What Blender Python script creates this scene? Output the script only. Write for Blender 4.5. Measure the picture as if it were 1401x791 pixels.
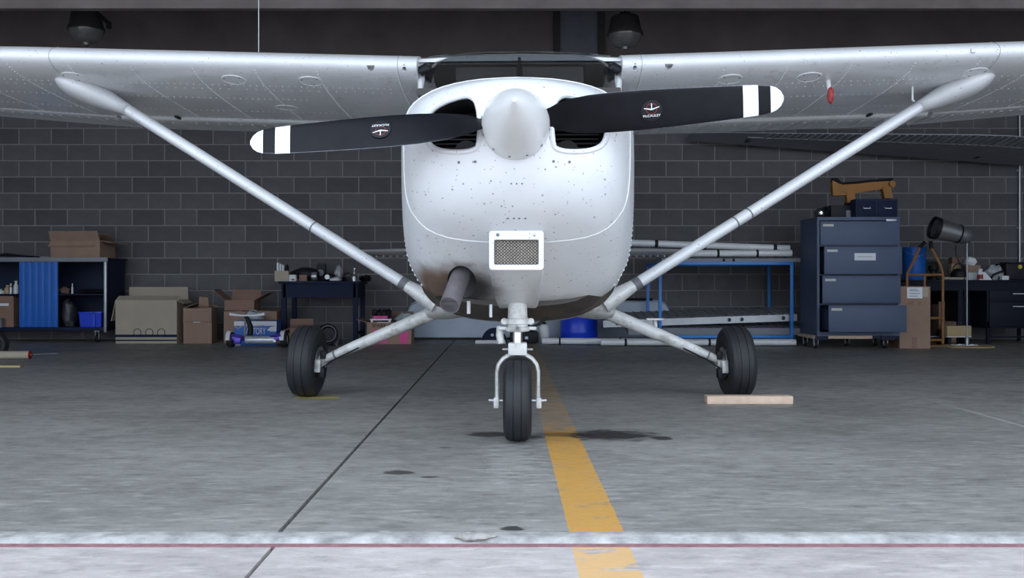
import bpy, bmesh, math, random
from mathutils import Vector, Matrix
from mathutils.bvhtree import BVHTree
random.seed(7)
for o in list(bpy.data.objects): bpy.data.objects.remove(o)
scene = bpy.context.scene
COL = scene.collection
PI = math.pi

# ------------------------------------------------------------------ camera
F, CX, CY, EYE = 1331.0, 693.0, 388.0, 0.68
cd = bpy.data.cameras.new('camera'); cam = bpy.data.objects.new('camera', cd); COL.objects.link(cam)
cam.location = (0, 0, EYE); cam.rotation_euler = (PI/2, 0, 0)
cd.sensor_width = 36; cd.lens = 36*F/1401
cd.shift_x = (700.5-CX)/1401; cd.shift_y = -(395.5-CY)/1401
cd.clip_start = 0.05; cd.clip_end = 300
scene.camera = cam
# ------------------------------------------------------------------ sky, exposure
w = bpy.data.worlds.new('overcast_sky'); scene.world = w; w.use_nodes = True
bg = w.node_tree.nodes['Background']
bg.inputs['Color'].default_value = (0.74, 0.86, 1.0, 1); bg.inputs['Strength'].default_value = 1.0
vs = scene.view_settings
vs.view_transform = 'Standard'; vs.look = 'None'; vs.gamma = 1; vs.use_curve_mapping = False
vs.exposure = 1.62
# sun stands behind the hangar: the apron in front of the doorway is in the building's shade, further out it is sunlit
sd = bpy.data.lights.new('sun_offscreen', 'SUN'); sd.energy = 1.2; sd.angle = .02; sd.color = (1, .95, .88)
sun = bpy.data.objects.new('sun_offscreen', sd); COL.objects.link(sun); sun.rotation_euler = (math.radians(-36), 0, math.radians(12))

# ------------------------------------------------------------------ materials
MATS = {}
def _new(name):
    m = bpy.data.materials.new(name); m.use_nodes = True
    MATS[name] = m
    nt = m.node_tree
    return m, nt, nt.nodes, nt.links, nt.nodes['Principled BSDF']
def ramp(N, L, fac, stops):
    r = N.new('ShaderNodeValToRGB'); e = r.color_ramp.elements
    while len(e) > 1: e.remove(e[-1])
    e[0].position, e[0].color = stops[0][0], (*stops[0][1], 1)
    for p, c in stops[1:]:
        x = e.new(p); x.color = (*c, 1)
    L.new(fac, r.inputs[0]); return r.outputs[0]
def math_n(N, L, op, a, b=None, clamp=False):
    n = N.new('ShaderNodeMath'); n.operation = op; n.use_clamp = clamp
    for i, v in enumerate((a, b)):
        if v is None: continue
        if isinstance(v, (int, float)): n.inputs[i].default_value = v
        else: L.new(v, n.inputs[i])
    return n.outputs[0]
def mix_n(N, L, fac, a, b):
    n = N.new('ShaderNodeMix'); n.data_type = 'RGBA'
    for i, v in ((0, fac), (6, a), (7, b)):
        if isinstance(v, tuple): n.inputs[i].default_value = (*v, 1)
        elif isinstance(v, (int, float)): n.inputs[i].default_value = v
        else: L.new(v, n.inputs[i])
    return n.outputs[2]
def noise_n(N, L, vec, scale, detail=4, rough=.55):
    n = N.new('ShaderNodeTexNoise'); n.inputs['Scale'].default_value = scale
    n.inputs['Detail'].default_value = detail; n.inputs['Roughness'].default_value = rough
    L.new(vec, n.inputs['Vector']); return n.outputs['Fac']
def mapr(N, L, v, a, b, c=0., d=1., smooth=False):
    n = N.new('ShaderNodeMapRange'); n.clamp = True
    if smooth: n.interpolation_type = 'SMOOTHSTEP'
    L.new(v, n.inputs[0])
    for i, x in enumerate((a, b, c, d)): n.inputs[i+1].default_value = x
    return n.outputs[0]
def M(name, col=None, rough=.6, metal=0., var=.12, scale=6., bump=.0, spec=.5, alpha=1., trans=0., bscale=None, rnd=0.):
    if name in MATS: return MATS[name]
    m, nt, N, L, P = _new(name)
    P.inputs['Roughness'].default_value = rough; P.inputs['Metallic'].default_value = metal
    P.inputs['Specular IOR Level'].default_value = spec
    P.inputs['Transmission Weight'].default_value = trans
    tc = N.new('ShaderNodeTexCoord').outputs['Object']
    f = noise_n(N, L, tc, scale)
    c = ramp(N, L, f, [(.25, tuple(x*(1-var) for x in col)), (.75, tuple(min(1, x*(1+var)) for x in col))])
    if rnd:
        oi = N.new('ShaderNodeObjectInfo')
        k = mapr(N, L, oi.outputs['Random'], 0, 1, 1-rnd, 1+rnd)
        vm = N.new('ShaderNodeVectorMath'); vm.operation = 'SCALE'
        L.new(c, vm.inputs[0]); L.new(k, vm.inputs['Scale']); c = vm.outputs[0]
    L.new(c, P.inputs['Base Color'])
    if bump:
        b = N.new('ShaderNodeBump'); b.inputs['Strength'].default_value = bump; b.inputs['Distance'].default_value = .01
        L.new(noise_n(N, L, tc, bscale or scale*6, 5), b.inputs['Height']); L.new(b.outputs[0], P.inputs['Normal'])
    return m

def paint_white(name, soot=False, grime=.25, specks=True, g0=.62, tint=(1, 1, 1)):
    m, nt, N, L, P = _new(name)
    P.inputs['Roughness'].default_value = .32; P.inputs['Coat Weight'].default_value = .25; P.inputs['Coat Roughness'].default_value = .15
    tc = N.new('ShaderNodeTexCoord').outputs['Object']
    n1 = noise_n(N, L, tc, 3.5, 6, .6)
    c = ramp(N, L, n1, [(.3, tuple(a*b for a, b in zip((.69, .695, .71), tint))), (.7, tuple(a*b for a, b in zip((.78, .785, .80), tint)))])
    g = noise_n(N, L, tc, 11, 6, .7)
    c = mix_n(N, L, mapr(N, L, g, g0, g0+.16, 0, grime), c, (.30, .28, .25))
    if specks:
        for sc, th, kp in ((55, .14, .52 if soot else .74), (26, .11, .55 if soot else .68)):
            v = N.new('ShaderNodeTexVoronoi'); v.inputs['Scale'].default_value = sc; L.new(tc, v.inputs['Vector'])
            near = math_n(N, L, 'LESS_THAN', v.outputs['Distance'], th)
            sx = N.new('ShaderNodeSeparateColor'); L.new(v.outputs['Color'], sx.inputs[0])
            keep = math_n(N, L, 'GREATER_THAN', sx.outputs[0], kp)
            c = mix_n(N, L, math_n(N, L, 'MULTIPLY', math_n(N, L, 'MULTIPLY', near, keep), .62), c, (.10, .085, .07))
    if soot:
        sp = N.new('ShaderNodeSeparateXYZ'); L.new(tc, sp.inputs[0])
        def halo(cx, cz, rx, rz, r0, r1, nz):
            dx = math_n(N, L, 'DIVIDE', math_n(N, L, 'SUBTRACT', sp.outputs[0], cx), rx)
            dz = math_n(N, L, 'DIVIDE', math_n(N, L, 'SUBTRACT', sp.outputs[2], cz), rz)
            r = math_n(N, L, 'SQRT', math_n(N, L, 'ADD', math_n(N, L, 'MULTIPLY', dx, dx), math_n(N, L, 'MULTIPLY', dz, dz)))
            r = math_n(N, L, 'ADD', r, math_n(N, L, 'MULTIPLY', math_n(N, L, 'SUBTRACT', n1, .5), nz))
            return mapr(N, L, r, r0, r1, 1, 0, True)
        c = mix_n(N, L, math_n(N, L, 'MULTIPLY', halo(-.31, .640, .24, .14, .45, 1.25, 1.2), .95), c, (.13, .062, .028))
        c = mix_n(N, L, math_n(N, L, 'MULTIPLY', halo(-.20, .645, .16, .10, .35, 1.1, .8), .93), c, (.010, .008, .007))
        c = mix_n(N, L, math_n(N, L, 'MULTIPLY', halo(.20, .60, .16, .05, .2, 1., 1.6), .5), c, (.12, .10, .08))
    L.new(c, P.inputs['Base Color'])
    return m

M_white = paint_white('aircraft_paint')
M_cowl = paint_white('cowling_paint', soot=True, grime=.22)
M_wing = paint_white('wing_paint', grime=.40, g0=.57)
M_chip = paint_white('chipped_gear_paint', grime=.8, specks=True, g0=.49, tint=(.86, .84, .80))
M_strutp = paint_white('strut_paint', grime=.08)
M_spin = M('spinner_paint', (.78, .775, .77), .25, var=.03, scale=9)
M_black = M('black_prop_paint', (.007, .007, .010), .40, var=.3, scale=14, spec=.18)
M_tipw = M('tip_white', (.85, .86, .88), .35, var=.04)
M_red = M('red_cover', (.28, .025, .025), .6)
M_rubber = M('tire_rubber', (.014, .0145, .018), .62, var=.25, scale=20, bump=.08)
M_dark = M('engine_bay_grey', (.055, .055, .058), .7)
M_belly = M('sooty_shaded_belly', (.045, .035, .029), .5, var=.5, scale=12)  # soot and oil, with shade under the cowl painted into the colour
M_steel = M('bare_steel', (.45, .45, .46), .35, .85, var=.15)
M_chrome = M('chrome', (.80, .82, .85), .12, 1., var=.03)
M_exh = M('exhaust_pipe', (.20, .18, .195), .5, .35, var=.3, scale=10)
M_filter = M('filter_tan', (.42, .37, .32), .85, var=.2, scale=40)
M_mesh = M('filter_wire', (.06, .055, .05), .5, .3)
M_rivet = M('rivet_paint', (.80, .80, .80), .4)
M_seam = M('seam_dark', (.16, .16, .17), .6)
M_glass = M('windshield_glass', (.55, .58, .60), .02, trans=1., var=.0)
M_visor = M('sun_visor', (.20, .175, .16), .7)
M_cabin = M('cabin_lining', (.06, .056, .055), .8)
M_card = M('cardboard', (.31, .20, .145), .85, var=.12, scale=5, bump=.05)
M_cardd = M('cardboard_red_brown', (.26, .155, .115), .85, var=.14, scale=5)
M_cardl = M('cardboard_pale', (.42, .36, .28), .85, var=.08, scale=4)
M_navy = M('navy_steel_paint', (.006, .012, .042), .6, var=.2, spec=.2)
M_cab = M('slate_cabinet_paint', (.060, .085, .155), .5, var=.07, scale=3)
M_cabd = M('dark_cabinet_paint', (.016, .023, .052), .6, var=.1, spec=.2)
M_blue = M('bright_blue_paint', (.02, .20, .62), .4, var=.08)
M_bluep = M('blue_plastic', (.008, .05, .62), .35, var=.06)
M_bluec = M('blue_corrugated', (.006, .12, .50), .45, var=.06)
M_blk = M('black_plastic', (.010, .010, .014), .55, var=.3, spec=.3)
M_blkd = M('desk_black', (.005, .007, .018), .55, var=.2, spec=.2)
M_galv = M('galvanised', (.36, .37, .40), .38, .7, var=.1)
M_whitep = M('white_plastic', (.72, .72, .72), .45, var=.05)
M_alu = M('aluminium_skin', (.40, .41, .43), .42, .5, var=.12, scale=8)
M_grey = M('grey_panel', (.20, .21, .24), .5, var=.1)
M_lblue = M('pale_blue_panel', (.46, .52, .62), .4, var=.06)
M_yel = M('old_yellow', (.29, .115, .010), .55, var=.15)
M_orange = M('rusty_orange', (.27, .125, .04), .6, var=.2, scale=12)
M_wood = M('pine_wood', (.62, .45, .34), .75, var=.15, scale=20)
M_tan = M('tan_board', (.46, .33, .18), .7, var=.1)
M_purple = M('purple_metal', (.10, .05, .42), .3, .4)
M_silver = M('silver_tube', (.60, .62, .68), .35, .4)
M_paper = M('white_paper', (.74, .75, .78), .7, var=.04)
M_pink = M('pink_print', (.70, .07, .26), .6, var=.05)
M_bag = M('clear_plastic_bag', (.34, .36, .38), .22, var=.4, scale=18, bump=.4)
M_dbag = M('dark_plastic_bag', (.05, .052, .058), .3, var=.5, scale=18, bump=.4)
M_lampd = M('lamp_grey', (.045, .043, .048), .5)
M_lens = M('lamp_lens', (.16, .155, .155), .2, .1, var=.3)
M_conc = M('beam_concrete', (.21, .18, .175), .8, var=.28, scale=2.2, bump=.15)
M_conc2 = M('ring_beam_concrete', (.21, .18, .175), .85, var=.22, scale=1.8, bump=.1)
M_mortar = M('mortar', (.25, .235, .23), .9, var=.12)
M_block = M('concrete_block', (.108, .103, .107), .9, var=.16, scale=5, bump=.25, bscale=60, rnd=.18)
M_ceil = M('ceiling_board', (.24, .22, .21), .9)
M_side = M('side_wall_plaster', (.22, .21, .21), .9)
M_lump = M('broken_mortar', (.33, .31, .29), .9, var=.3, scale=30, bump=.4)
M_thr = M('threshold_concrete', (.36, .35, .345), .9, var=.5, scale=14, bump=.3)
M_seal = M('maroon_sealant', (.26, .13, .14), .9, var=.3, scale=40, bump=.4)
M_yelp = M('yellow_chock_paint', (.55, .42, .06), .7)
M_bluegrey = M('vent_blue_grey', (.20, .21, .26), .7, var=.1)
M_nick = M('nickel_pull', (.75, .76, .78), .35, .3, var=.05)
M_label = M('drawer_label', (.55, .55, .50), .5)

def floor_mat(name, base, outside=False):
    m, nt, N, L, P = _new(name)
    tc = N.new('ShaderNodeNewGeometry').outputs['Position']
    sp = N.new('ShaderNodeSeparateXYZ'); L.new(tc, sp.inputs[0]); X, Y = sp.outputs[0], sp.outputs[1]
    mp = N.new('ShaderNodeMapping'); mp.inputs['Scale'].default_value = (1, 1.6, 1); L.new(tc, mp.inputs[0]); v = mp.outputs[0]
    n1 = noise_n(N, L, v, .9, 6, .6); n2 = noise_n(N, L, v, 7, 8, .7); n3 = noise_n(N, L, v, 45, 4, .6)
    mp2 = N.new('ShaderNodeMapping'); mp2.inputs['Scale'].default_value = (.9, 3.2, 1); L.new(tc, mp2.inputs[0])
    n4 = noise_n(N, L, mp2.outputs[0], 9, 10, .75)
    d, b = (.72, 1.22)
    c = ramp(N, L, n1, [(.3, tuple(x*d for x in base)), (.7, tuple(x*b for x in base))])
    c = mix_n(N, L, mapr(N, L, n2, .53, .64, 0, .45), c, tuple(x*.45 for x in base))
    c = mix_n(N, L, mapr(N, L, n2, .46, .30, 0, .35), c, tuple(min(1, x*1.7) for x in base))
    c = mix_n(N, L, mapr(N, L, n3, .60, .75, 0, .35), c, tuple(x*.5 for x in base))
    c = mix_n(N, L, mapr(N, L, n4, .53, .63, 0, .60 if not outside else .3), c, tuple(x*.42 for x in base))
    c = mix_n(N, L, mapr(N, L, n4, .47, .37, 0, .55 if not outside else .3), c, tuple(min(1, x*1.75) for x in base))
    # yellow taxi line, worn
    dist = math_n(N, L, 'ABSOLUTE', math_n(N, L, 'SUBTRACT', X, .247))
    dist = math_n(N, L, 'ADD', dist, math_n(N, L, 'MULTIPLY', math_n(N, L, 'SUBTRACT', n2, .5), .012))
    line = math_n(N, L, 'LESS_THAN', dist, .0755)
    wear = mapr(N, L, n2, .56 if outside else .54, .62 if outside else .66, 1, .1 if outside else .3)
    yel = (.58, .30, .055) if not outside else (.70, .42, .17)
    msk = math_n(N, L, 'MULTIPLY', line, wear)
    if not outside:      # past the nose wheel the paint is scuffed off in patches
        old = math_n(N, L, 'GREATER_THAN', math_n(N, L, 'ADD', Y, math_n(N, L, 'MULTIPLY', math_n(N, L, 'SUBTRACT', n2, .5), 1.6)), 4.55)
        left = mapr(N, L, n4, .45, .55, .12, .6)
        msk = math_n(N, L, 'MULTIPLY', msk, math_n(N, L, 'SUBTRACT', 1., math_n(N, L, 'MULTIPLY', old, math_n(N, L, 'SUBTRACT', 1., left))))
    c = mix_n(N, L, math_n(N, L, 'MULTIPLY', msk, .92), c, yel)
    P.inputs['Roughness'].default_value = .5
    rg = mapr(N, L, n2, .3, .7, .38, .62)
    if not outside:
        def blob(cx, cy, rx, ry, s, col, nz=1.1):
            nonlocal c
            dx = math_n(N, L, 'DIVIDE', math_n(N, L, 'SUBTRACT', X, cx), rx)
            dy = math_n(N, L, 'DIVIDE', math_n(N, L, 'SUBTRACT', Y, cy), ry)
            r = math_n(N, L, 'SQRT', math_n(N, L, 'ADD', math_n(N, L, 'MULTIPLY', dx, dx), math_n(N, L, 'MULTIPLY', dy, dy)))
            r = math_n(N, L, 'ADD', r, math_n(N, L, 'MULTIPLY', math_n(N, L, 'SUBTRACT', n4, .5), nz*2.6))
            k = mapr(N, L, r, .75, 1., s, 0, True)
            c = mix_n(N, L, k, c, col)
        oil = (.014, .012, .011)
        blob(.47, 4.36, .20, .16, .95, oil, 1.4); blob(.68, 4.28, .055, .06, .9, oil); blob(.26, 4.38, .16, .07, .55, oil)
        blob(-.07, 4.38, .12, .08, .8, oil, .9); blob(.11, 4.31, .06, .05, .8, oil)
        blob(-.385, 3.50, .06, .045, .8, oil); blob(-.27, 3.42, .04, .02, .7, oil); blob(-.25, 4.03, .03, .02, .7, oil)
        blob(.02, 2.70, .035, .03, .9, oil)
        blob(.02, 3.75, .10, .40, .25, (.5, .5, .48), 3.2)
        # pale chalk line
        dl = math_n(N, L, 'ABSOLUTE', math_n(N, L, 'SUBTRACT', X, 2.465))
        kl = math_n(N, L, 'MULTIPLY', math_n(N, L, 'LESS_THAN', dl, .013), mapr(N, L, Y, 5.8, 5.0, 0, .55))
        c = mix_n(N, L, kl, c, (.5, .5, .48))
        # faded yellow wheel marks across
        for cx, hw in ((-1.13, .13), (1.46, .07), (-.66, .05)):
            a = math_n(N, L, 'LESS_THAN', math_n(N, L, 'ABSOLUTE', math_n(N, L, 'SUBTRACT', X, cx)), hw)
            bq = math_n(N, L, 'LESS_THAN', math_n(N, L, 'ABSOLUTE', math_n(N, L, 'SUBTRACT', Y, 5.8)), .045)
            c = mix_n(N, L, math_n(N, L, 'MULTIPLY', math_n(N, L, 'MULTIPLY', a, bq), .92 if cx != -.66 else .35), c, (.58, .45, .08) if cx != -.66 else (.5, .5, .48))
    L.new(c, P.inputs['Base Color']); L.new(rg, P.inputs['Roughness'])
    bm_ = N.new('ShaderNodeBump'); bm_.inputs['Strength'].default_value = .18; bm_.inputs['Distance'].default_value = .01
    L.new(n3, bm_.inputs['Height']); L.new(bm_.outputs[0], P.inputs['Normal'])
    return m
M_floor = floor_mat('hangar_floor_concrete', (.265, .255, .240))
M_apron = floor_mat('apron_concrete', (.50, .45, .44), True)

# ------------------------------------------------------------------ mesh helpers
class MB:
    def __init__(s, mtx=None): s.v = []; s.f = []; s.mi = []; s.M = mtx or Matrix()
    def add(s, vs, fs, mi=0):
        o = len(s.v); s.v += [s.M @ Vector(p) for p in vs]
        s.f += [tuple(i+o for i in f) for f in fs]; s.mi += [mi]*len(fs) if isinstance(mi, int) else mi
        return s
    def box(s, c, d, rz=0, bev=0, mi=0, m=None):
        x, y, z = d[0]/2, d[1]/2, d[2]/2
        R = Matrix.Translation(c) @ (m or Matrix.Rotation(rz, 4, 'Z'))
        if bev <= 0:
            vs = [(a*x, b*y, e*z) for a in (-1, 1) for b in (-1, 1) for e in (-1, 1)]
            fs = [(0, 1, 3, 2), (4, 6, 7, 5), (0, 4, 5, 1), (2, 3, 7, 6), (0, 2, 6, 4), (1, 5, 7, 3)]
        else:
            bm = bmesh.new(); bmesh.ops.create_cube(bm, size=1, matrix=Matrix.Diagonal((d[0], d[1], d[2], 1)))
            bmesh.ops.bevel(bm, geom=bm.edges[:], offset=bev, segments=2, affect='EDGES', profile=.6)
            bm.verts.index_update(); vs = [v.co.copy() for v in bm.verts]; fs = [tuple(v.index for v in f.verts) for f in bm.faces]; bm.free()
        return s.add([R @ Vector(p) for p in vs], fs, mi)
    def b2(s, x0, x1, y0, y1, z0, z1, bev=0, mi=0):
        return s.box(((x0+x1)/2, (y0+y1)/2, (z0+z1)/2), (abs(x1-x0), abs(y1-y0), abs(z1-z0)), 0, bev, mi)
    def rings(s, rs, cap=(True, True), closed=True, mi=0):
        n = len(rs[0]); vs = [p for r in rs for p in r]; fs = []; ms = []
        for i in range(len(rs)-1):
            for j in range(n if closed else n-1):
                k = (j+1) % n
                fs.append((i*n+j, i*n+k, (i+1)*n+k, (i+1)*n+j)); ms.append(mi if isinstance(mi, int) else mi[i])
        if cap[0]: fs.append(tuple(range(n-1, -1, -1))); ms.append(mi if isinstance(mi, int) else mi[0])
        if cap[1]: fs.append(tuple((len(rs)-1)*n+j for j in range(n))); ms.append(mi if isinstance(mi, int) else mi[-1])
        return s.add(vs, fs, ms)
    def tube(s, pts, r, n=10, cap=(True, True), mi=0, sq=None):
        pts = [Vector(p) for p in pts]; rr = r if isinstance(r, (list, tuple)) else [r]*len(pts); rs = []
        up = None
        for i, p in enumerate(pts):
            t = (pts[min(i+1, len(pts)-1)]-pts[max(i-1, 0)]).normalized()
            if up is None:
                up = Vector((0, 0, 1)) if abs(t.z) < .9 else Vector((0, 1, 0))
            a = t.cross(up).normalized(); b = a.cross(t).normalized(); up = b
            k = sq or 1
            rs.append([p + a*math.cos(2*PI*j/n)*rr[i] + b*math.sin(2*PI*j/n)*rr[i]*k for j in range(n)])
        return s.rings(rs, cap, True, mi)
    def lathe(s, prof, n=24, axis='Z', c=(0, 0, 0), cap=(True, True), mi=0, m=None):
        R = {'Z': Matrix(), 'Y': Matrix.Rotation(-PI/2, 4, 'X'), 'X': Matrix.Rotation(PI/2, 4, 'Y')}[axis]
        T = Matrix.Translation(c) @ (m or Matrix()) @ R
        return s.rings([[T @ Vector((r*math.cos(2*PI*j/n), r*math.sin(2*PI*j/n), h)) for j in range(n)] for r, h in prof], cap, True, mi)
    def prism(s, poly, y0, y1, mi=0):            # poly in xz, extruded along y
        a = [(x, y0, z) for x, z in poly]; b = [(x, y1, z) for x, z in poly]
        return s.rings([a, b], (True, True), True, mi)
    def torus(s, c, R, r, axis='Y', n=28, k=8, mi=0, a0=0, a1=2*PI):
        pts = []
        full = abs(a1-a0-2*PI) < 1e-6
        for i in range(n+1):
            a = a0+(a1-a0)*i/n
            u, v = R*math.cos(a), R*math.sin(a)
            pts.append({'Y': (u, 0, v), 'Z': (u, v, 0), 'X': (0, u, v)}[axis])
        return s.tube([Vector(p)+Vector(c) for p in pts], r, k, (not full, not full), mi)
    def blob(s, c, d, seed=0, amp=.25, n=12, k=8, mi=0, flat=True):   # crumpled lump resting on its base
        rnd = random.Random(seed); rs = []
        for i in range(k+1):
            t = PI*i/k; rs.append([])
            for j in range(n):
                a = 2*PI*j/n; q = 1+rnd.uniform(-amp, amp)
                z = math.cos(t)*d[2]/2*q
                z = max(z, -d[2]/2*.8) if flat else z
                rs[-1].append((c[0]+math.sin(t)*math.cos(a)*d[0]/2*q, c[1]+math.sin(t)*math.sin(a)*d[1]/2*q, c[2]+d[2]/2*.8+z))
        return s.rings(rs, (True, True), True, mi)
    def build(s, name, mat, parent=None, smooth=40, fix=True):
        me = bpy.data.meshes.new(name); me.from_pydata([tuple(v) for v in s.v], [], s.f)
        mats = mat if isinstance(mat, (list, tuple)) else [mat]
        for m in mats: me.materials.append(m)
        me.polygons.foreach_set('material_index', s.mi)
        if fix:
            bm = bmesh.new(); bm.from_mesh(me); bmesh.ops.recalc_face_normals(bm, faces=bm.faces[:]); bm.to_mesh(me); bm.free()
        if smooth:
            me.polygons.foreach_set('use_smooth', [True]*len(me.polygons)); me.set_sharp_from_angle(angle=math.radians(smooth))
        me.update()
        o = bpy.data.objects.new(name, me); COL.objects.link(o)
        if parent: o.parent = parent
        return o
def tag(o, label=None, cat=None, group=None, kind=None):
    for k, v in (('label', label), ('category', cat), ('group', group), ('kind', kind)):
        if v: o[k] = v
    return o
def thing(name, label, cat, loc=(0, 0, 0), rz=0, group=None):
    o = bpy.data.objects.new(name, None); COL.objects.link(o); o.empty_display_size = .1
    o.location = loc; o.rotation_euler = (0, 0, rz)
    return tag(o, label, cat, group)
def solo(name, mb, mat, label, cat, loc=(0, 0, 0), rz=0, group=None, smooth=40):
    o = mb.build(name, mat, None, smooth); o.location = loc; o.rotation_euler = (0, 0, rz)
    return tag(o, label, cat, group)
def text(name, s, size, mat, parent, mtx, ext=.0006, xs=1.):
    cu = bpy.data.curves.new(name, 'FONT'); cu.body = s; cu.size = size; cu.extrude = ext; cu.align_x = 'CENTER'; cu.align_y = 'CENTER'
    t = bpy.data.objects.new(name, cu); COL.objects.link(t); dg = bpy.context.evaluated_depsgraph_get()
    me = bpy.data.meshes.new_from_object(t.evaluated_get(dg)); bpy.data.objects.remove(t)
    me.transform(mtx @ Matrix.Diagonal((xs, 1, 1, 1))); me.materials.clear(); me.materials.append(mat); me.name = name
    o = bpy.data.objects.new(name, me); COL.objects.link(o)
    if parent: o.parent = parent
    return o
FRONT = Matrix.Rotation(PI/2, 4, 'X')          # text facing -y
def gx(px, d): return (px-CX)/F*d
def gz(py, d): return EYE+(CY-py)/F*d
def dd(py): return F*EYE/(py-CY)
def struct(o): o['kind'] = 'structure'; return o

# ------------------------------------------------------------------ the hangar
WY, WX, CEIL, DOOR = 11.9, 8.0, 4.05, 2.67
floor = struct(MB().b2(-WX, WX, DOOR, WY+.3, -.30, -.035).build('floor', M('joint_dirt', (.045, .036, .032), .9), None, 0))
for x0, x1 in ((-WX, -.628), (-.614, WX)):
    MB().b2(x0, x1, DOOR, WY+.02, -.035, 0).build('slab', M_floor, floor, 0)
thr = struct(MB().rings([[(x, 2.575, -.03), (x, 2.575, -.008), (x, 2.59, .002), (x, 2.655, .002), (x, DOOR, -.004), (x, DOOR, -.03)] for x in (-WX, WX)]).build('trim_1', M_thr))
seal = struct(MB().b2(-WX, WX, 2.552, 2.575, -.06, -.009).build('trim_2', M_seal, None, 0))
apron = struct(MB().b2(-40, 40, -40, 2.552, -.30, -.045).build('ground_apron', M('joint_dirt'), None, 0))
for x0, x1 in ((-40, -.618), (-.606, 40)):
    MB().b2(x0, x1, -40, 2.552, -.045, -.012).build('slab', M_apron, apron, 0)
# back wall: mortar body with one mesh per block
wall = struct(MB().b2(-WX, WX, WY+.006, WY+.30, -.03, 3.22).build('wall_back', M_mortar, None, 0))
BW, BH, JT = .396, .1985, .013
def block_mesh(wd):
    mb = MB(); x, z, c = (wd-JT)/2, (BH-JT)/2, .004
    a = [(-x, .02, -z), (x, .02, -z), (x, .02, z), (-x, .02, z)]
    b = [(-x, c, -z), (x, c, -z), (x, c, z), (-x, c, z)]
    e = [(-x+c, 0, -z+c), (x-c, 0, -z+c), (x-c, 0, z-c), (-x+c, 0, z-c)]
    return mb.rings([a, b, e], (True, True))
proto = block_mesh(BW).build('block', M_block, wall, 0)
proto.location = (0, WY, -1); bmesh_used = False
rest = MB()
nrow = int(3.2/BH)
count = 0
for r in range(nrow):
    off = -5.769 + (0 if r % 2 else BW/2)
    k0 = math.floor((-WX-off)/BW)+1; k1 = math.ceil((WX-off)/BW)-1
    for k in range(k0, k1):
        x = off+(k+.5)*BW; z = (r+.5)*BH
        px = CX+x/WY*F; py = CY-(z-EYE)/WY*F
        vis = 4 <= r <= 12 and -30 < px < 1430 and not (590 < px < 835) and not (1110 < px < 1225 and py > 310)
        if vis and count < 300:
            o = proto if count == 0 else proto.copy()
            if count: COL.objects.link(o)
            o.location = (x, WY, z); count += 1
        else:
            q = block_mesh(BW); rest.add([(v.x+x, v.y+WY, v.z+z) for v in q.v], q.f)
tag(rest.build('block_rows', M_block, wall, 0), kind='stuff')
for nm, x0, x1 in (('wall_left', -WX-.25, -WX), ('wall_right', WX, WX+.25)):
    struct(MB().b2(x0, x1, DOOR, WY+.3, -.03, CEIL).build(nm, M_side, None, 0))
struct(MB().b2(-WX-.25, WX+.25, DOOR-.05, WY+.3, CEIL, CEIL+.2).build('ceiling', M_ceil, None, 0))
# concrete beams
bz = gz(11.5, 9.0)
struct(MB().b2(-WX, WX, 9.0, 9.10, bz, CEIL, .012).build('beam_front', M_conc))
rb = struct(MB().b2(-WX, WX, WY-.22, WY+.3, 3.22, CEIL).build('beam_back', M_conc2, None, 0))
yb = WY-.22
MB().b2(gx(766, yb), gx(818, yb), yb-.02, yb, 3.40, CEIL).build('vent_panel', M_bluegrey, rb, 0)
for a, b in ((757, 766), (818, 827)):
    MB().b2(gx(a, yb), gx(b, yb), yb-.06, yb, 3.35, CEIL, .004).build('vent_post', M_cabin, rb)
# conduit on the wall, right edge
cn = thing('wall_conduit', 'thin pale conduit pipe running up the block wall above the desk', 'pipe', (gx(1396, 11.85), 11.865, .86))
MB().tube([(0, 0, 0), (0, 0, 2.2)], .014, 8).build('pipe', M_galv, cn)
for z in (.5, 1.2): MB().box((0, .01, z), (.06, .012, .02)).build('clip', M_steel, cn, 0)

# ------------------------------------------------------------------ the airplane (own frame: x right, y aft, z up, origin under the nose wheel)
plane = thing('airplane', 'white high-wing propeller airplane with black propeller parked in the hangar', 'airplane', (.048, 4.21, 0), -.022)
def bore(ob, cutter):
    c_ = cutter.build('cutter', list(ob.data.materials)[:1], ob.parent, 0)
    c_.parent = ob
    m_ = ob.modifiers.new('b', 'BOOLEAN'); m_.operation = 'DIFFERENCE'; m_.object = c_; m_.solver = 'EXACT'
    me = bpy.data.meshes.new_from_object(ob.evaluated_get(bpy.context.evaluated_depsgraph_get()))
    ob.modifiers.clear(); ob.data = me; bpy.data.objects.remove(c_)
    me.polygons.foreach_set('use_smooth', [True]*len(me.polygons)); me.set_sharp_from_angle(angle=math.radians(35))
# ---- cowling
NP = [(0, 1.595), (.16, 1.585), (.29, 1.556), (.39, 1.51), (.47, 1.435), (.503, 1.36), (.514, 1.28), (.515, 1.10), (.511, .90), (.497, .77), (.470, .69), (.415, .605), (.315, .546), (.16, .520), (0, .515)]
NPn = [(x/.515, (z-.515)/1.08) for x, z in NP]
def catmull(P, n):
    out = []
    for i in range(n):
        t = i/(n-1)*(len(P)-1); k = min(int(t), len(P)-2); u = t-k
        p0 = P[k-1] if k else (2*P[0][0]-P[1][0], P[0][1]) if False else P[max(k-1, 0)]; p1, p2 = P[k], P[k+1]; p3 = P[min(k+2, len(P)-1)]
        out.append(tuple(.5*((2*p1[a])+(-p0[a]+p2[a])*u+(2*p0[a]-5*p1[a]+4*p2[a]-p3[a])*u*u+(-p0[a]+3*p1[a]-3*p2[a]+p3[a])*u**3) for a in (0, 1)))
    return out
HALF = catmull(NPn, 29)
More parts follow.
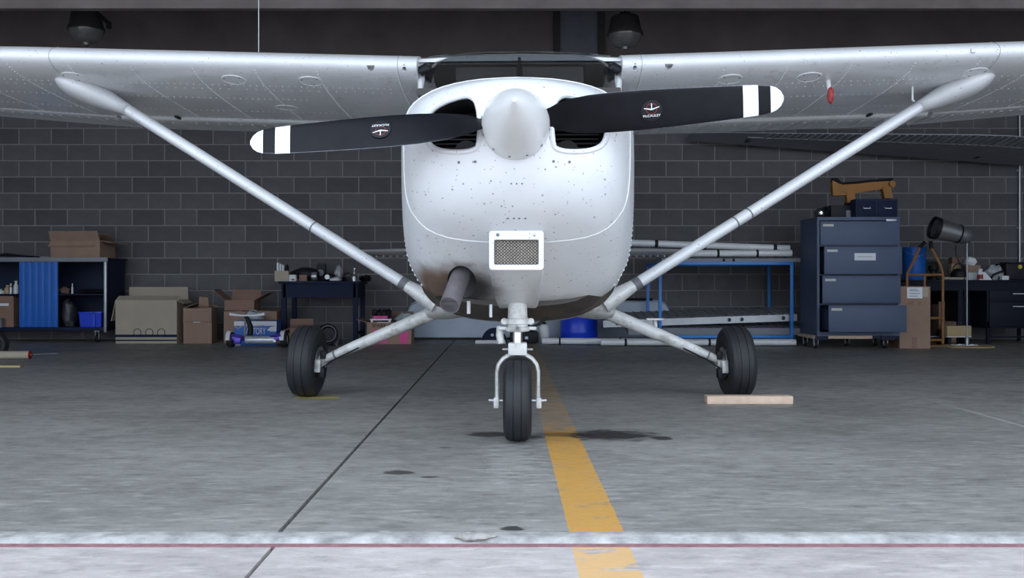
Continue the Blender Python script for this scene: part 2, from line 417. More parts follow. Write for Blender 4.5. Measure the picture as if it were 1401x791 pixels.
def sect(y, hw, zt, zb, ell=0.):
    h = []
    for i, (u, v) in enumerate(HALF):
        a = PI*i/28; eu, ev = math.sin(a), .5+.5*math.cos(a)
        h.append((hw*(u*(1-ell)+eu*ell), y, zb+(zt-zb)*(v*(1-ell)+ev*ell)))
    return h + [(-x, yy, z) for x, yy, z in reversed(h[1:-1])]
CS = [(-.625, .115, 1.375, 1.145, 1), (-.622, .145, 1.405, 1.115, 1), (-.605, .19, 1.428, 1.06, .9), (-.57, .285, 1.448, 1.00, .6), (-.52, .365, 1.46, .945, .35),
      (-.45, .415, 1.475, .893, .15), (-.36, .448, 1.495, .842, .05), (-.24, .470, 1.523, .765, 0), (-.11, .490, 1.552, .685, 0), (.02, .505, 1.578, .61, 0), (.14, .514, 1.596, .565, 0), (.18, .516, 1.60, .56, 0)]
cmb = MB(); cmb.rings([sect(*c) for c in CS])
cowl = cmb.build('cowling', [M_cowl, M_dark], plane, 45)
bmt = bmesh.new(); bmt.from_mesh(cowl.data); bmesh.ops.triangulate(bmt, faces=bmt.faces[:]); COWL_BVH = BVHTree.FromBMesh(bmt); bmt.free()
def on_cowl(x, z, out=0.):
    h = COWL_BVH.ray_cast(Vector((x, -2, z)), Vector((0, 1, 0)))
    return (h[0] + h[1]*out, h[1]) if h[0] else (Vector((x, -.3, z)), Vector((0, -1, 0)))
# air inlets and exhaust cut-out
IN_PX = [(652, 144), (640, 138), (617, 142), (598, 150), (586, 163), (583, 182), (590, 201), (608, 211), (636, 214), (653, 211), (658, 203), (660, 178), (657, 156)]
INL = [((px-707)/356., EYE+(388-py)/356.) for px, py in IN_PX]
def smooth_closed(P, k=4):
    n = len(P); out = []
    for i in range(n):
        p0, p1, p2, p3 = P[i-1], P[i], P[(i+1) % n], P[(i+2) % n]
        for j in range(k):
            u = j/k
            out.append(tuple(.5*((2*p1[a])+(-p0[a]+p2[a])*u+(2*p0[a]-5*p1[a]+4*p2[a]-p3[a])*u*u+(-p0[a]+3*p1[a]-3*p2[a]+p3[a])*u**3) for a in (0, 1)))
    return out
INS = smooth_closed(INL)
EXC = (-.235, .685)
cut = MB()
for sgn in (-1, 1):
    cut.prism([(x*(-sgn), z) for x, z in INS], -.9, -.20, 1)
cut.prism([(EXC[0]+.062*math.cos(a*PI/16), EXC[1]+.068*math.sin(a*PI/16)) for a in range(32)], -.9, .03, 1)
co = cut.build('cutter', [M_cowl, M_dark], None, 0)
md = cowl.modifiers.new('b', 'BOOLEAN'); md.operation = 'DIFFERENCE'; md.object = co; md.solver = 'EXACT'
co.parent = plane
dg = bpy.context.evaluated_depsgraph_get(); nm_ = bpy.data.meshes.new_from_object(cowl.evaluated_get(dg))
cowl.modifiers.clear(); cowl.data = nm_; bpy.data.objects.remove(co)
cowl.data.polygons.foreach_set('use_smooth', [True]*len(cowl.data.polygons)); cowl.data.set_sharp_from_angle(angle=math.radians(38))
for sgn in (-1, 1):
    pts = [on_cowl(x*(-sgn), z, -.004)[0] for x, z in INS]; pts.append(pts[0]); pts.append(pts[1])
    MB().tube(pts, .011, 8, (False, False)).build('inlet_lip', M_cowl, cowl)
    fin = MB()
    for k in range(9):
        fin.b2(sgn*.15, sgn*.33, -.30, -.21, 1.185+k*.018, 1.191+k*.018)
    fin.lathe([(.02, 0), (.05, .0), (.05, .09), (.02, .09)], 16, 'Y', (sgn*.2, -.34, 1.2))
    tag(fin.build('cylinder_fins', M_lampd, cowl), kind='stuff')
def cowl_line(P, r, name, mat, closed=False):
    pts = [on_cowl(x, z, -r*.35)[0] for x, z in P]
    if closed: pts += pts[:2]
    return MB().tube(pts, r, 6).build(name, mat, cowl)
# nose bowl seam ring and side seams
ring = sect(-.36, .448, 1.495, .842, .05)
MB().tube([Vector(p)*1 for p in ring]+[Vector(ring[0]), Vector(ring[1])], .0028, 6, (False, False)).build('bowl_seam', M_rivet, cowl)
scr = MB()
def dot(mb, p, n, r, h=.3, k=8, mi=0):
    R = n.to_track_quat('Z', 'Y').to_matrix().to_4x4()
    mb.lathe([(r, -r*.2), (r, r*h*.5), (r*.6, r*h)], k, 'Z', p, (False, True), mi, R)
for px, py in ((632, 229), (654, 229), (756, 229), (777, 229)):
    p, n = on_cowl((px-707)/352., EYE+(388-py)/352.); dot(scr, p, n, .0055)
for px in (701, 708, 715): p, n = on_cowl((px-707)/348., EYE+(388-259)/348.); dot(scr, p, n, .0035)
for px in (696, 704, 711, 719): p, n = on_cowl((px-707)/346., EYE+(388-302)/346.); dot(scr, p, n, .0045)
tag(scr.build('cowl_screws', M_seam, cowl), kind='stuff')
rv = MB()
for sgn in (-1, 1):
    for k in range(34):
        z = 1.40-k*.022
        h = COWL_BVH.ray_cast(Vector((sgn*2, .13, z)), Vector((-sgn, 0, 0)))
        if h[0]: dot(rv, h[0], h[1], .006, .6, 6)
tag(rv.build('rivet_rows', M_rivet, cowl), kind='stuff')
# air filter box on the chin
fr = plane
fb = MB(); R0 = []
def rrect(hw, z0, z1, y, r=.012, k=3):
    o = []
    for cx, cz, a0 in ((hw-r, z1-r, 0), (-hw+r, z1-r, PI/2), (-hw+r, z0+r, PI), (hw-r, z0+r, 1.5*PI)):
        for i in range(k+1):
            a = a0+PI/2*i/k; o.append((cx+r*math.cos(a), y, cz+r*math.sin(a)))
    return o
fx = MB()
fx.rings([rrect(.087, .752, .850, -.452, .006), rrect(.105, .733, .884, -.452), rrect(.106, .731, .885, -.445), rrect(.105, .712, .882, -.41), rrect(.100, .655, .86, -.25), rrect(.094, .60, .80, -.05), rrect(.085, .562, .75, .10)], (False, True))
fx.rings([rrect(.087, .752, .850, -.452, .006), rrect(.085, .754, .848, -.432, .006)], (False, False))
filt = fx.build('air_filter_box', M_cowl, plane, 35)
MB().b2(-.086, .086, -.435, -.428, .753, .849).build('filter_element', M_filter, filt, 0)
wm = MB()
for i in range(-14, 15):
    for dr in (-1, 1):
        x = i*.0132
        pts = []
        for k in range(0, 9):
            z = .754+k*.0117; xx = x+dr*.0060*(1 if k % 2 else -1)
            if abs(xx) < .086: pts.append((xx, -.437, z))
        if len(pts) > 1: wm.tube(pts, .0015, 4)
tag(wm.build('filter_wire', M_mesh, filt, 0), kind='stuff')
for px, c in ((682, M_seam), (731, M_steel)):
    q = MB(); dot(q, Vector(((px-707)/347., -.452, .868)), Vector((0, -1, 0)), .007); q.build('screw', c, filt)
# exhaust
ex = MB(); p1, p2 = Vector((-.222, -.06, .765)), Vector((-.272, -.285, .592)); ax = (p2-p1)
ex.tube([p1, p1+ax*.5, p2], .041, 20, (False, False)); ex.tube([p2, p2-ax*.3], .037, 20, (False, True))
ex.rings([[v for v in ex.v[40:60]], [v for v in ex.v[60:80]]], (False, False))
ex.build('exhaust_pipe', M_exh, plane)
# ---- spinner and propeller
TH = math.radians(3.5)
PM = Matrix.Translation((0, -.66, 1.262)) @ Matrix.Rotation(-TH, 4, 'X') @ Matrix.Rotation(-math.radians(4.6), 4, 'Y')
hub = MB(PM).lathe([(.05, .06), (.05, -.08), (.02, -.1)], 20, 'Y').build('propeller', M_steel, plane)
sp = MB(PM)
prof = [(.118, .045), (.125, .045), (.125, .02), (.1245, -.01), (.119, -.05), (.110, -.09), (.098, -.13), (.083, -.175), (.066, -.22), (.047, -.265), (.029, -.305), (.013, -.338), (.005, -.352)]
spin = sp.lathe(prof, 48, 'Y').build('spinner', M_spin, hub, 50)
ssc = MB(PM)
for k in range(12):
    a = 2*PI*k/12+.26; n = Vector((math.cos(a), -.12, math.sin(a))).normalized()
    dot(ssc, Vector((.1255*math.cos(a), -.012, .1255*math.sin(a))), n, .005)
tag(ssc.build('spinner_screws', M_seam, spin), kind='stuff')
ST = [(.085, .060, 58, .050), (.115, .085, 56, .048), (.15, .128, 50, .040), (.20, .160, 43, .032), (.27, .172, 37, .026), (.36, .172, 31, .021), (.46, .168, 27, .017), (.56, .160, 24, .014), (.66, .150, 21, .012),
      (.76, .140, 19, .010), (.829, .132, 18, .009), (.884, .124, 17, .008), (.929, .110, 16.5, .007), (.950, .092, 16.2, .006), (.966, .062, 16, .005), (.976, .020, 16, .004)]
def blade_ring(r, c, b, t, n=20):
    out = []; b = math.radians(b); c *= .88
    for j in range(n):
        a = 2*PI*j/n; u = math.cos(a); s = math.sin(a)
        ch = u*c/2; th = s*t/2*(1 if s > 0 else .5)*(1-.25*u)
        # chord axis: leading edge up (+z) and forward (-y); normal faces forward
        z = ch*math.cos(b)+th*math.sin(b)*1.0; y = -ch*math.sin(b)-(-th)*math.cos(b)*-1.0
        out.append((r, y, z))
    return out
def face_at(r):
    for i in range(len(ST)-1):
        if ST[i][0] <= r <= ST[i+1][0]:
            u = (r-ST[i][0])/(ST[i+1][0]-ST[i][0]); return [ST[i][k]*(1-u)+ST[i+1][k]*u for k in range(4)]
for flip in (0, 1):
    BMx = Matrix.Translation((0, 0, .013)) @ PM @ Matrix.Rotation(PI*flip, 4, 'Y')
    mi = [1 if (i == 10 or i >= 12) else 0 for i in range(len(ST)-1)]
    bl = MB(BMx).rings([blade_ring(*s) for s in ST], (True, True), True, mi).build('blade', [M_black, M_tipw, M('worn_highlit_blade_edge', (.075, .08, .095), .35, var=.5, scale=40)], hub, 60)  # leading-edge strip: worn paint plus a bluish sky highlight put into its colour
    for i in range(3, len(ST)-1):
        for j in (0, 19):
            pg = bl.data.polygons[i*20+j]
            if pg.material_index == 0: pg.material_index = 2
    r, c, b, t = face_at(.495); br = math.radians(b)
    # decal frame: x along blade, "up" toward the leading edge
    ex_, ez_ = Vector((1, 0, 0)), Vector((0, -math.sin(br), math.cos(br))); en = ex_.cross(ez_)
    if en.y > 0: en = -en
    O = Vector((.495, 0, 0)) + en*(t*.5) - ez_*.004
    DM = BMx @ Matrix(((ex_.x, ez_.x, en.x, O.x), (ex_.y, ez_.y, en.y, O.y), (ex_.z, ez_.z, en.z, O.z), (0, 0, 0, 1)))
    dc = MB(DM).lathe([(.039, -.004), (.039, .0016), (.0375, .002)], 28, 'Z').build('decal', M_blk, bl)
    def dq(mb, nm, mat): mb.build(nm, mat, bl, 0)
    rg = MB(DM); n = 32
    rg.rings([[(.0205*math.cos(2*PI*i/n)*1., .0205*math.sin(2*PI*i/n)+.008, .0021) for i in range(n)], [(.0185*math.cos(2*PI*i/n), .0185*math.sin(2*PI*i/n)+.008, .0024) for i in range(n)]], (False, False))
    dq(rg, 'decal_ring', M_red)
    wg = MB(DM)
    wg.add([(-.028, .012, .0026), (-.028, .0095, .0026), (0, .003, .0028), (.028, .0125, .0026), (.028, .015, .0026), (.0015, .0085, .0028), (.0015, .0275, .0026), (-.0015, .0275, .0026), (-.0015, .0085, .0028)],
           [(0, 1, 2, 8), (2, 3, 4, 5), (8, 2, 5), (8, 5, 6, 7)])
    dq(wg, 'decal_emblem', M_tipw)
    text('decal_lettering', 'McCAULEY', .0125, M_tipw, bl, DM @ Matrix.Translation((0, -.018, .0024)), .0002, 1.05)
# ---- fuselage
FS = [(.17, .505, 1.59, .580), (.24, .515, 1.60, .55), (.5, .530, 1.63, .510), (.9, .535, 1.66, .498), (1.1, .54, 1.66, .468), (1.8, .54, 1.66, .468), (2.4, .50, 1.62, .53), (3.2, .40, 1.50, .62), (4.2, .27, 1.33, .76), (5.2, .15, 1.20, .88), (6.2, .045, 1.12, .97)]
fu = MB(); fu.rings([sect(*s) for s in FS]); fus = fu.build('fuselage', M_white, plane, 50)
MB().rings([sect(.165, .450, 1.1, .53), sect(.13, .43, 1.05, .58)]).build('firewall', M_belly, plane)
MB().rings([sect(.04, .42, 1.45, .580), sect(.15, .465, 1.55, .530), sect(.20, .475, 1.56, .512), sect(.45, .487, 1.56, .498), sect(.9, .49, 1.56, .490)]).build('sooty_shaded_underside', M_belly, plane)  # sooty belly, also painted dark for the shade in the cowl opening
# drain tubes under the cowl
for x, z0, m_ in ((-.115, .53, M_steel), (-.21, .545, M_chip)):
    MB().tube([(x, -.03, z0+.06), (x, -.03, z0+.005)], .008, 8).build('drain_tube', m_, plane)
# cabin roof and windshield
cab = MB()
def cab_ring(y, hw, z0, zt):
    return [(-hw, y, z0), (-hw, y, zt-.05), (-hw+.05, y, zt), (0, y, zt+.012), (hw-.05, y, zt), (hw, y, zt-.05), (hw, y, z0)]
roof = MB().rings([[(-.54, y, z), (-.3, y, z+.014), (0, y, z+.018), (.3, y, z+.014), (.54, y, z), (.54, y, z-.014), (-.54, y, z-.014)] for y, z in ((.955, 1.872), (.99, 1.886), (1.2, 1.895), (2.2, 1.84), (2.9, 1.68), (3.3, 1.52))]).build('cabin_roof', M_white, plane, 50)
MB().b2(-.49, .49, .962, 1.69, 1.842, 1.849).build('headliner', M_visor, plane, 0)
for s in (-1, 1):
    MB().b2(s*.50, s*.535, 1.45, 2.3, 1.6, 1.84).build('cabin_side', M_white, plane, 0)
    MB().tube([(s*.50, .80, 1.60), (s*.52, .95, 1.75), (s*.525, 1.0, 1.86)], .022, 8).build('door_pillar', M_white, plane)
    MB().tube([(s*.46, .97, 1.80), (s*.50, .93, 1.82), (s*.53, .93, 1.80)], .028, 12).build('cabin_vent', M_blk, plane)
    MB().b2(s*.526, s*.532, .98, 1.46, 1.62, 1.85).build('door_window', M_glass, plane, 0)
ws = MB()
rows = []
for i in range(7):
    t = i/6; row = []
    for j in range(-8, 9):
        u = j/8; x = u*(.50-.01*t)
        y = .48+.45*t + .22*abs(u)**2.5*(1-.55*t); z = 1.615+.290*t - .03*abs(u)**3*(1-t)
        row.append((x, y, z))
    rows.append(row)
ws.rings([r + [(x, y+.004, z-.006) for x, y, z in reversed(r)] for r in rows])
ws.build('windshield', M_glass, plane, 60)
MB().b2(-.50, .50, .55, .80, 1.60, 1.64, .01).build('glareshield', M_cabin, plane)
MB().b2(-.49, .49, 1.7, 1.72, 1.2, 1.86).build('cabin_bulkhead', M_cabin, plane, 0)
MB().b2(-.008, .008, .88, .90, 1.64, 1.86).build('center_post', M_blk, plane, 0)
for s in (-1, 1):
    MB().b2(s*.015, s*.34, .985, 1.0, 1.745, 1.835, .006).build('sun_visor', M_visor, plane)
    MB().b2(s*.10, s*.40, 1.30, 1.42, 1.3, 1.72, .04).build('seat_back', M_cabin, plane)
# ---- wings
def naca(x, m=.02, p=.4, t=.12):
    yt = 5*t*(.2969*math.sqrt(x)-.126*x-.3516*x*x+.2843*x**3-.1015*x**4)
    yc = m/p**2*(2*p*x-x*x) if x < p else m/(1-p)**2*((1-2*p)+2*p*x-x*x)
    return yc+yt, yc-yt
ROOT, BRK, TIP = .535, 2.65, 5.40
def wing_par(x):
    c = 1.63 if x < BRK else 1.63+(1.12-1.63)*(x-BRK)/(TIP-BRK)
    inc = math.radians(4.3 if x < BRK else 4.3-2.6*(x-BRK)/(TIP-BRK))
    return c, .84+.28*(1.63-c), 1.822+(x-ROOT)*.030, inc
def wpt(sg, x, f, zf):
    c, yl, zl, i = wing_par(x)
    return Vector((sg*x, yl+f*c*math.cos(i)+zf*c*math.sin(i), zl-f*c*math.sin(i)+zf*c*math.cos(i)))
def low(sg, x, f, out=0.):
    p = wpt(sg, x, f, naca(f)[1]); e = .003
    a = wpt(sg, x, f+e, naca(f+e)[1])-p; b = wpt(sg, x+.01, f, naca(f)[1])-p
    n = a.cross(b).normalized()
    if n.z > 0 and f > .02: n = -n
    if f <= .02 and n.y > 0: n = -n
    return p+n*out, n
FR = [0, .002, .006, .012, .02, .035, .055, .08, .11, .15, .20, .27, .35, .45, .55, .64, .72]
def foil(sg, x, fmax=.72):
    up = [wpt(sg, x, f, naca(f)[0]) for f in FR]; lo = [wpt(sg, x, f, naca(f)[1]) for f in FR[1:]]
    return list(reversed(up)) + lo
def surf(sg, x0, x1, n, f0, drop, ridges, name, par, defl=0., step=.075):
    mb = MB(); rs = []
    for k in range(n+1):
        x = x0+(x1-x0)*k/n; zu, zl = naca(f0); zu -= .006; zl -= drop; mid = (zu+zl)/2; h = (zu-zl)/2; r = []
        for a in range(9):
            t = PI/2+PI*a/8; r.append(wpt(sg, x, f0+.018+h*math.cos(t)*1.0, mid+h*math.sin(t)))
        for f in (.82, .92): q = naca(f)[1]; r.append(wpt(sg, x, f, q-drop*(1-f)/(1-f0)-defl*(f-f0)))
        r.append(wpt(sg, x, 1., -.003-defl*(1-f0))); r.append(wpt(sg, x, 1., .002-defl*(1-f0)))
        for f in (.92, .82): r.append(wpt(sg, x, f, naca(f)[0]-.004-defl*(f-f0)))
        rs.append(r)
    mb.rings(rs)
    ob = mb.build(name, M_wing, par, 40)
    rg = MB(); x = x0+.04
    while x < x1-.03:
        a = [wpt(sg, x, f, naca(f)[1]-drop*(1-f)/(1-f0)-defl*(f-f0)-o) for f, o in ((.79, .0), (.80, .004), (.985, .003), (.99, .0))]
        P = []
        for q, w_ in zip(a, (.0, .012, .012, .0)):
            P.append([q+Vector((-.012-w_*.0, 0, .003)), q+Vector((0, 0, -.001)), q+Vector((.012, 0, .003))])
        rg.rings(P, (True, True)); x += step
    tag(rg.build('corrugation', M_wing, ob, 0), kind='stuff')
    return ob
for sg in (-1, 1):
    xs = [ROOT+(BRK-ROOT)*k/8 for k in range(9)] + [BRK+(TIP-BRK)*k/6 for k in range(1, 7)]
    wmb = MB(); wmb.rings([foil(sg, x) for x in xs])
    wing = wmb.build('wing', M_wing, plane, 35)
    surf(sg, ROOT+.06, 2.58, 8, .725, .010, True, 'flap', wing, .01)
    surf(sg, 2.62, TIP-.25, 8, .735, .002, True, 'aileron', wing, .0, .06)
    # riveted seams and rivets
    rv = MB()
    for x in [.64]+[ROOT+.33*k+.2 for k in range(1, 13)]:
        f = .03
        while f < .70:
            p, n = low(sg, x, f); dot(rv, p, n, .0042, .5, 6); f += .016
    for f in (.155, .20, .33, .55, .70):
        x = ROOT+.03
        while x < 4.6:
            if not (f == .33 and x < 1.2):
                p, n = low(sg, x, f); dot(rv, p, n, .0042, .5, 6)
            x += .035 if f != .20 else .05
    tag(rv.build('rivet_rows', M_rivet, wing), kind='stuff')
    for x in (.635, 2.47):
        sm = MB(); sm.tube([wpt(sg, x, f, naca(f)[0]+.0004) for f in (.06, .03, .012, .004)]+[wpt(sg, x, 0, 0)]+[low(sg, x, f, .0004)[0] for f in (.004, .012, .03, .07, .15, .3, .5, .7)], .0022, 6)
        sm.build('skin_seam', M('seam_grey', (.42, .42, .43), .5), wing)
    for x, f in ((1.12, .095), (1.54, .10), (2.42, .11), (1.4, .46)):
        p, n = low(sg, x, f); R = n.to_track_quat('Z', 'Y').to_matrix().to_4x4()
        MB().lathe([(.066, -.002), (.066, .002), (.062, .0035), (.060, .0015), (.0, .0015)], 28, 'Z', p, (False, False), 0, R).build('inspection_cover', M_wing, wing)
        q = MB()
        for a in (.5, 2.6, 4.7): dot(q, p+R.to_3x3() @ Vector((.05*math.cos(a), .05*math.sin(a), .0015)), n, .006)
        tag(q.build('cover_screws', M_seam, wing), kind='stuff')
    # leading edge holes and cabin air intake
    hl = MB()
    for x, f, rx, ry in ((.60, .010, .011, .017), (.60, .0005, .004, .004)):
        p, n = low(sg, x, f); R = n.to_track_quat('Z', 'Y').to_matrix().to_4x4() @ Matrix.Diagonal((1, ry/rx, 1, 1))
        hl.lathe([(rx, -.05), (rx, .01)], 18, 'Z', p, (True, True), 0, R)
    p, n = low(sg, .775, .003)
    hl.prism([(p.x+.021*math.cos(a), p.z+.004+.024*math.sin(a)) for a in [PI+PI*k/10 for k in range(11)]], p.y-.02, p.y+.07)
    bore(wing, hl)
    # strut with cuffs
    T = low(sg, 2.44, .30)[0]+Vector((0, 0, .02)); B = Vector((sg*.50, 1.22, .585))
    D = (T-B)
    def strut_ring(p, th, ch, n=20):
        a = D.normalized(); yv = Vector((0, 1, 0)); yv = (yv-a*yv.dot(a)).normalized(); q = a.cross(yv)
        r = []
        for j in range(n):
            t = 2*PI*j/n; u = math.cos(t); r.append(p+yv*(u*ch/2+(0 if u < 0 else u*ch*.25))+q*(math.sin(t)*th/2*(1 if u < 0 else 1-.35*u)))
        return r
    st = MB().rings([strut_ring(B+D*t, .066, .125) for t in (.07, .3, .6, .95)]).build('wing_strut', M_strutp, plane, 50)
    MB().rings([strut_ring(B+D*t, a, b) for t, a, b in ((-.02, .11, .21), (-.005, .105, .2), (.03, .09, .17), (.066, .07, .135), (.072, .068, .13))]).build('strut_cuff', M_chip, st, 50)
    MB().rings([strut_ring(B+D*t, .071, .133) for t in (.068, .086)]).build('strut_band', M_seam, st, 50)
    for t in ((.36, .40) if sg > 0 else (.34,)):
        MB().rings([strut_ring(B+D*t_, .070, .131) for t_ in (t, t+.003)]).build('strut_clamp', M_seam, st, 50)
    # teardrop top cuff
    tc_ = []
    for t, a, b in ((.895, .068, .13), (.915, .082, .19), (.94, .105, .28), (.965, .125, .36), (.99, .138, .42), (1.015, .14, .44), (1.04, .125, .40), (1.055, .085, .32), (1.062, .03, .2)):
        tc_.append(strut_ring(B+D*t+Vector((0, -.02-(t-.9)*.5, -(t-.9)*.30)), a, b))
    MB().rings(tc_).build('strut_top_cuff', M_strutp, st, 60)
    # tie-down ring
    q = low(sg, 2.36, .36)[0]; rgm = MB().torus((q.x, q.y, q.z-.028), .019, .005, 'Y', 20, 6); rgm.tube([q+Vector((0, 0, .01)), q-Vector((0, 0, .012))], .006, 6)
    rgm.build('tie_down_ring', M_blk, wing)
    # flap track marks
    for x in (1.05, 2.2):
        p = low(sg, x, .71, .004)[0]; MB().box(p, (.02, .09, .018), 0, .003).build('flap_track', M_blk, wing)
    if sg > 0:
        p = low(sg, 1.66, .13)[0]
        MB().tube([p+Vector((0, .02, .01)), p+Vector((0, 0, -.045)), p+Vector((0, -.02, -.07))], .012, 10).build('pitot_mast', M_strutp, wing)
        pc = MB().blob(p+Vector((0, -.025, -.125)), (.034, .034, .085), 3, .18, 12, 8, 0, False); pc.build('pitot_cover', M_red, wing)
        p = low(sg, 2.18, .25)[0]; MB().tube([p+Vector((0, 0, .01)), p+Vector((0, 0, -.075)), p+Vector((0, -.02, -.08))], .006, 8).build('fuel_vent', M_strutp, wing)
        p = wpt(sg, 2.33, .0, .0); MB().box(p+Vector((0, -.0, .0)), (.022, .016, .022), 0, .003).build('stall_vane', M_steel, wing)
# ---- nose gear
ng = MB()
def tire(R, W, rimr, n=48):
    # profile (radius, axial) with four tread grooves
    pr = [(rimr, -W*.34), (rimr+.02, -W*.42), (R*.72, -W*.5), (R*.88, -W*.47), (R*.955, -W*.39)]
    for a in (-.30, -.14, .14, .30):
        pr += [(R*(1-.12*(a-.03*1)**2*2), (a-.025)*W), (R*.975, (a-.018)*W), (R*.975, (a+.018)*W), (R*(1-.12*a*a*2), (a+.025)*W)]
    pr += [(R*.955, W*.39), (R*.88, W*.47), (R*.72, W*.5), (rimr+.02, W*.42), (rimr, W*.34)]
    return pr
NZ = .178
nose = MB().lathe(tire(.178, .122, .075), 56, 'X', (0, 0, NZ), (False, False)); nose.build('nose_tire', M_rubber, plane, 30)
MB().lathe([(.02, -.055), (.076, -.045), (.076, .045), (.02, .055)], 32, 'X', (0, 0, NZ)).build('nose_wheel_rim', M_chip, plane)
MB().tube([(-.112, 0, NZ-.005), (.112, 0, NZ-.005)], .009, 10).build('nose_axle', M_steel, plane)
fk = MB(); P = [(-.088, 0, .150), (-.088, 0, .27)]
for k in range(0, 9):
    a = PI-PI*k/8; P.append((.088*math.cos(a), 0, .30+.078*math.sin(a)))
P += [(.088, 0, .27), (.088, 0, .150)]
fk.tube(P, .0098, 10, sq=2.4)
fork = fk.build('nose_fork', M_chip, plane)
for s in (-1, 1):
    MB().box((s*.092, 0, .165), (.022, .05, .045), 0, .004).build('fork_end', M_chip, fork)
    MB().tube([(s*.10, 0, NZ-.005), (s*.125, 0, NZ-.005)], .007, 6).build('axle_bolt', M_steel, fork)
MB().box((0, 0, .398), (.082, .07, .055), 0, .008).build('fork_collar', M_chip, fork)
MB().tube([(-.066, 0, .395), (.066, 0, .395)], .005, 8).build('towbar_pin', M_steel, fork)
MB().tube([(0, 0, .41), (0, 0, .50)], .021, 16).build('oleo_piston', M_chrome, plane)
cl = MB().lathe([(.030, .470), (.050, .474), (.056, .483), (.056, .491), (.045, .496), (.045, .502), (.052, .506), (.052, .527), (.043, .532), (.040, .60)], 24, 'Z').build('oleo_cylinder', M_chip, plane)
for s in (-1, 1):
    MB().lathe([(.004, 0), (.014, 0), (.014, .018), (.004, .022)], 12, 'Y', (s*.058, -.02, .517)).build('steering_bolt', M_chip, cl)
    MB().box((s*.056, -.012, .487), (.05, .016, .014), 0, .003).build('steering_arm', M_chip, cl)
MB().lathe([(.003, 0), (.008, 0), (.008, .012), (.003, .014)], 10, 'Y', (0, -.066, .490)).build('collar_bolt', M_seam, cl)
MB().tube([(-.075, .03, .49), (-.078, .02, .455), (-.072, .02, .42)], .017, 10).build('shimmy_damper', M_chip, cl)
MB().tube([(.03, .02, .48), (.09, .06, .50), (.13, .1, .53)], .007, 6).build('steering_rod', M_blk, cl)
lk = MB(); lk.tube([(.0, .05, .48), (0, .12, .44), (0, .05, .40)], .012, 8); lk.build('torque_link', M_steel, plane)
# ---- main gear
MY = 1.63
for sg in (-1, 1):
    cx = sg*1.285
    TM = Matrix.Translation((cx, MY, .213)) @ Matrix.Rotation(-sg*math.radians(2.5), 4, 'Y') @ Matrix.Rotation(sg*math.radians(3), 4, 'Z')
    MB(TM).lathe(tire(.213, .160, .085), 60, 'X', (0, 0, 0), (False, False)).build('main_tire', M_rubber, plane, 30)
    rim = MB(TM).lathe([(.02, -.06), (.086, -.05), (.086, .05), (.02, .06)], 36, 'X').build('main_wheel_rim', M_seam, plane)
    MB(TM).lathe([(.03, -.004), (.092, -.004), (.092, .004), (.03, .004)], 32, 'X', (-sg*.075, 0, 0)).build('brake_disc', M_steel, rim)
    MB(TM).lathe([(.012, -.03), (.042, -.03), (.042, .025), (.03, .03)], 20, 'X', (-sg*.085, 0, 0)).build('wheel_hub', M_chip, rim)
    MB(TM).box((-sg*.085, -.075, -.02), (.035, .035, .075), 0, .005).build('brake_caliper', M_chip, rim)
    MB(TM).box((-sg*.105, -.045, -.06), (.04, .06, .06), 0, .008).build('brake_cylinder', M_blk, rim)
    MB(TM).box((-sg*.105, -.03, .045), (.03, .06, .05), 0, .006).build('brake_bracket', M_blk, rim)
    top, bot = Vector((sg*.42, 1.50, .545)), Vector((sg*1.19, 1.62, .222)); DD = bot-top
    leg = MB().tube([top, top+DD*.2, top+DD*.45, top+DD*.6, top+DD*.80, top+DD*.9, bot], [.042, .040, .037, .035, .031, .024, .023], 16).build('landing_gear_leg', M_chip, plane)
    MB().tube([top+DD*.895, top+DD*.905], .030, 14).build('leg_clamp', M_seam, leg)
    MB().tube([top+DD*.7+Vector((0, -.04, -.02)), top+DD*.9+Vector((0, -.03, -.03)), bot+Vector((0, -.05, -.05)), bot+Vector((sg*.03, -.05, .0))], .005, 6).build('brake_line', M_blk, leg)
    MB().rings([[Vector((sg*x, 1.34+ry*math.cos(a), z+rz*math.sin(a))) for a in [2*PI*k/18 for k in range(18)]] for x, z, ry, rz in ((.30, .60, .22, .11), (.42, .575, .22, .10), (.48, .552, .19, .075), (.52, .535, .13, .05), (.535, .53, .08, .03))]).build('gear_root_fairing', M_chip, plane, 60)
    if sg > 0:
        q = top+DD*.50
        stp = MB().box(q+Vector((-.01, .02, .085)), (.10, .07, .012), 0, .003); stp.tube([q, q+Vector((-.01, .02, .082))], .012, 8); stp.build('entry_step', M_chip, leg)
# ---- tail
hs = MB()
def slab_ring(x, y0, y1, z, t):
    c = y1-y0; return [(x, y0, z), (x, y0+c*.08, z+t*.4), (x, y0+c*.35, z+t*.5), (x, y1, z+.004), (x, y1, z-.004), (x, y0+c*.35, z-t*.5), (x, y0+c*.08, z-t*.4)]
hs.rings([slab_ring(x, 5.25+.20*abs(x)/1.7, 6.2, 1.0+.0*x, .09 if abs(x) < 1.6 else .05) for x in (-1.7, -1.62, -.8, 0, .8, 1.62, 1.7)])
hst = hs.build('horizontal_stabilizer', M_white, plane, 40)
for s in (-1, 1):
    rg = MB()
    for k in range(20): rg.tube([(s*(.25+k*.07), 5.75, .962), (s*(.25+k*.07), 6.18, .992)], .010, 6)
    tag(rg.build('corrugation', M_white, hst, 0), kind='stuff')
MB().rings([[(-t, y0, z), (0, y0-.03, z), (t, y0, z), (.004, y1, z), (-.004, y1, z)] for z, y0, y1, t in ((1.0, 4.9, 6.35, .05), (1.4, 5.35, 6.40, .045), (2.25, 5.9, 6.5, .03), (2.3, 5.98, 6.45, .012))]).build('vertical_fin', M_white, plane, 40)

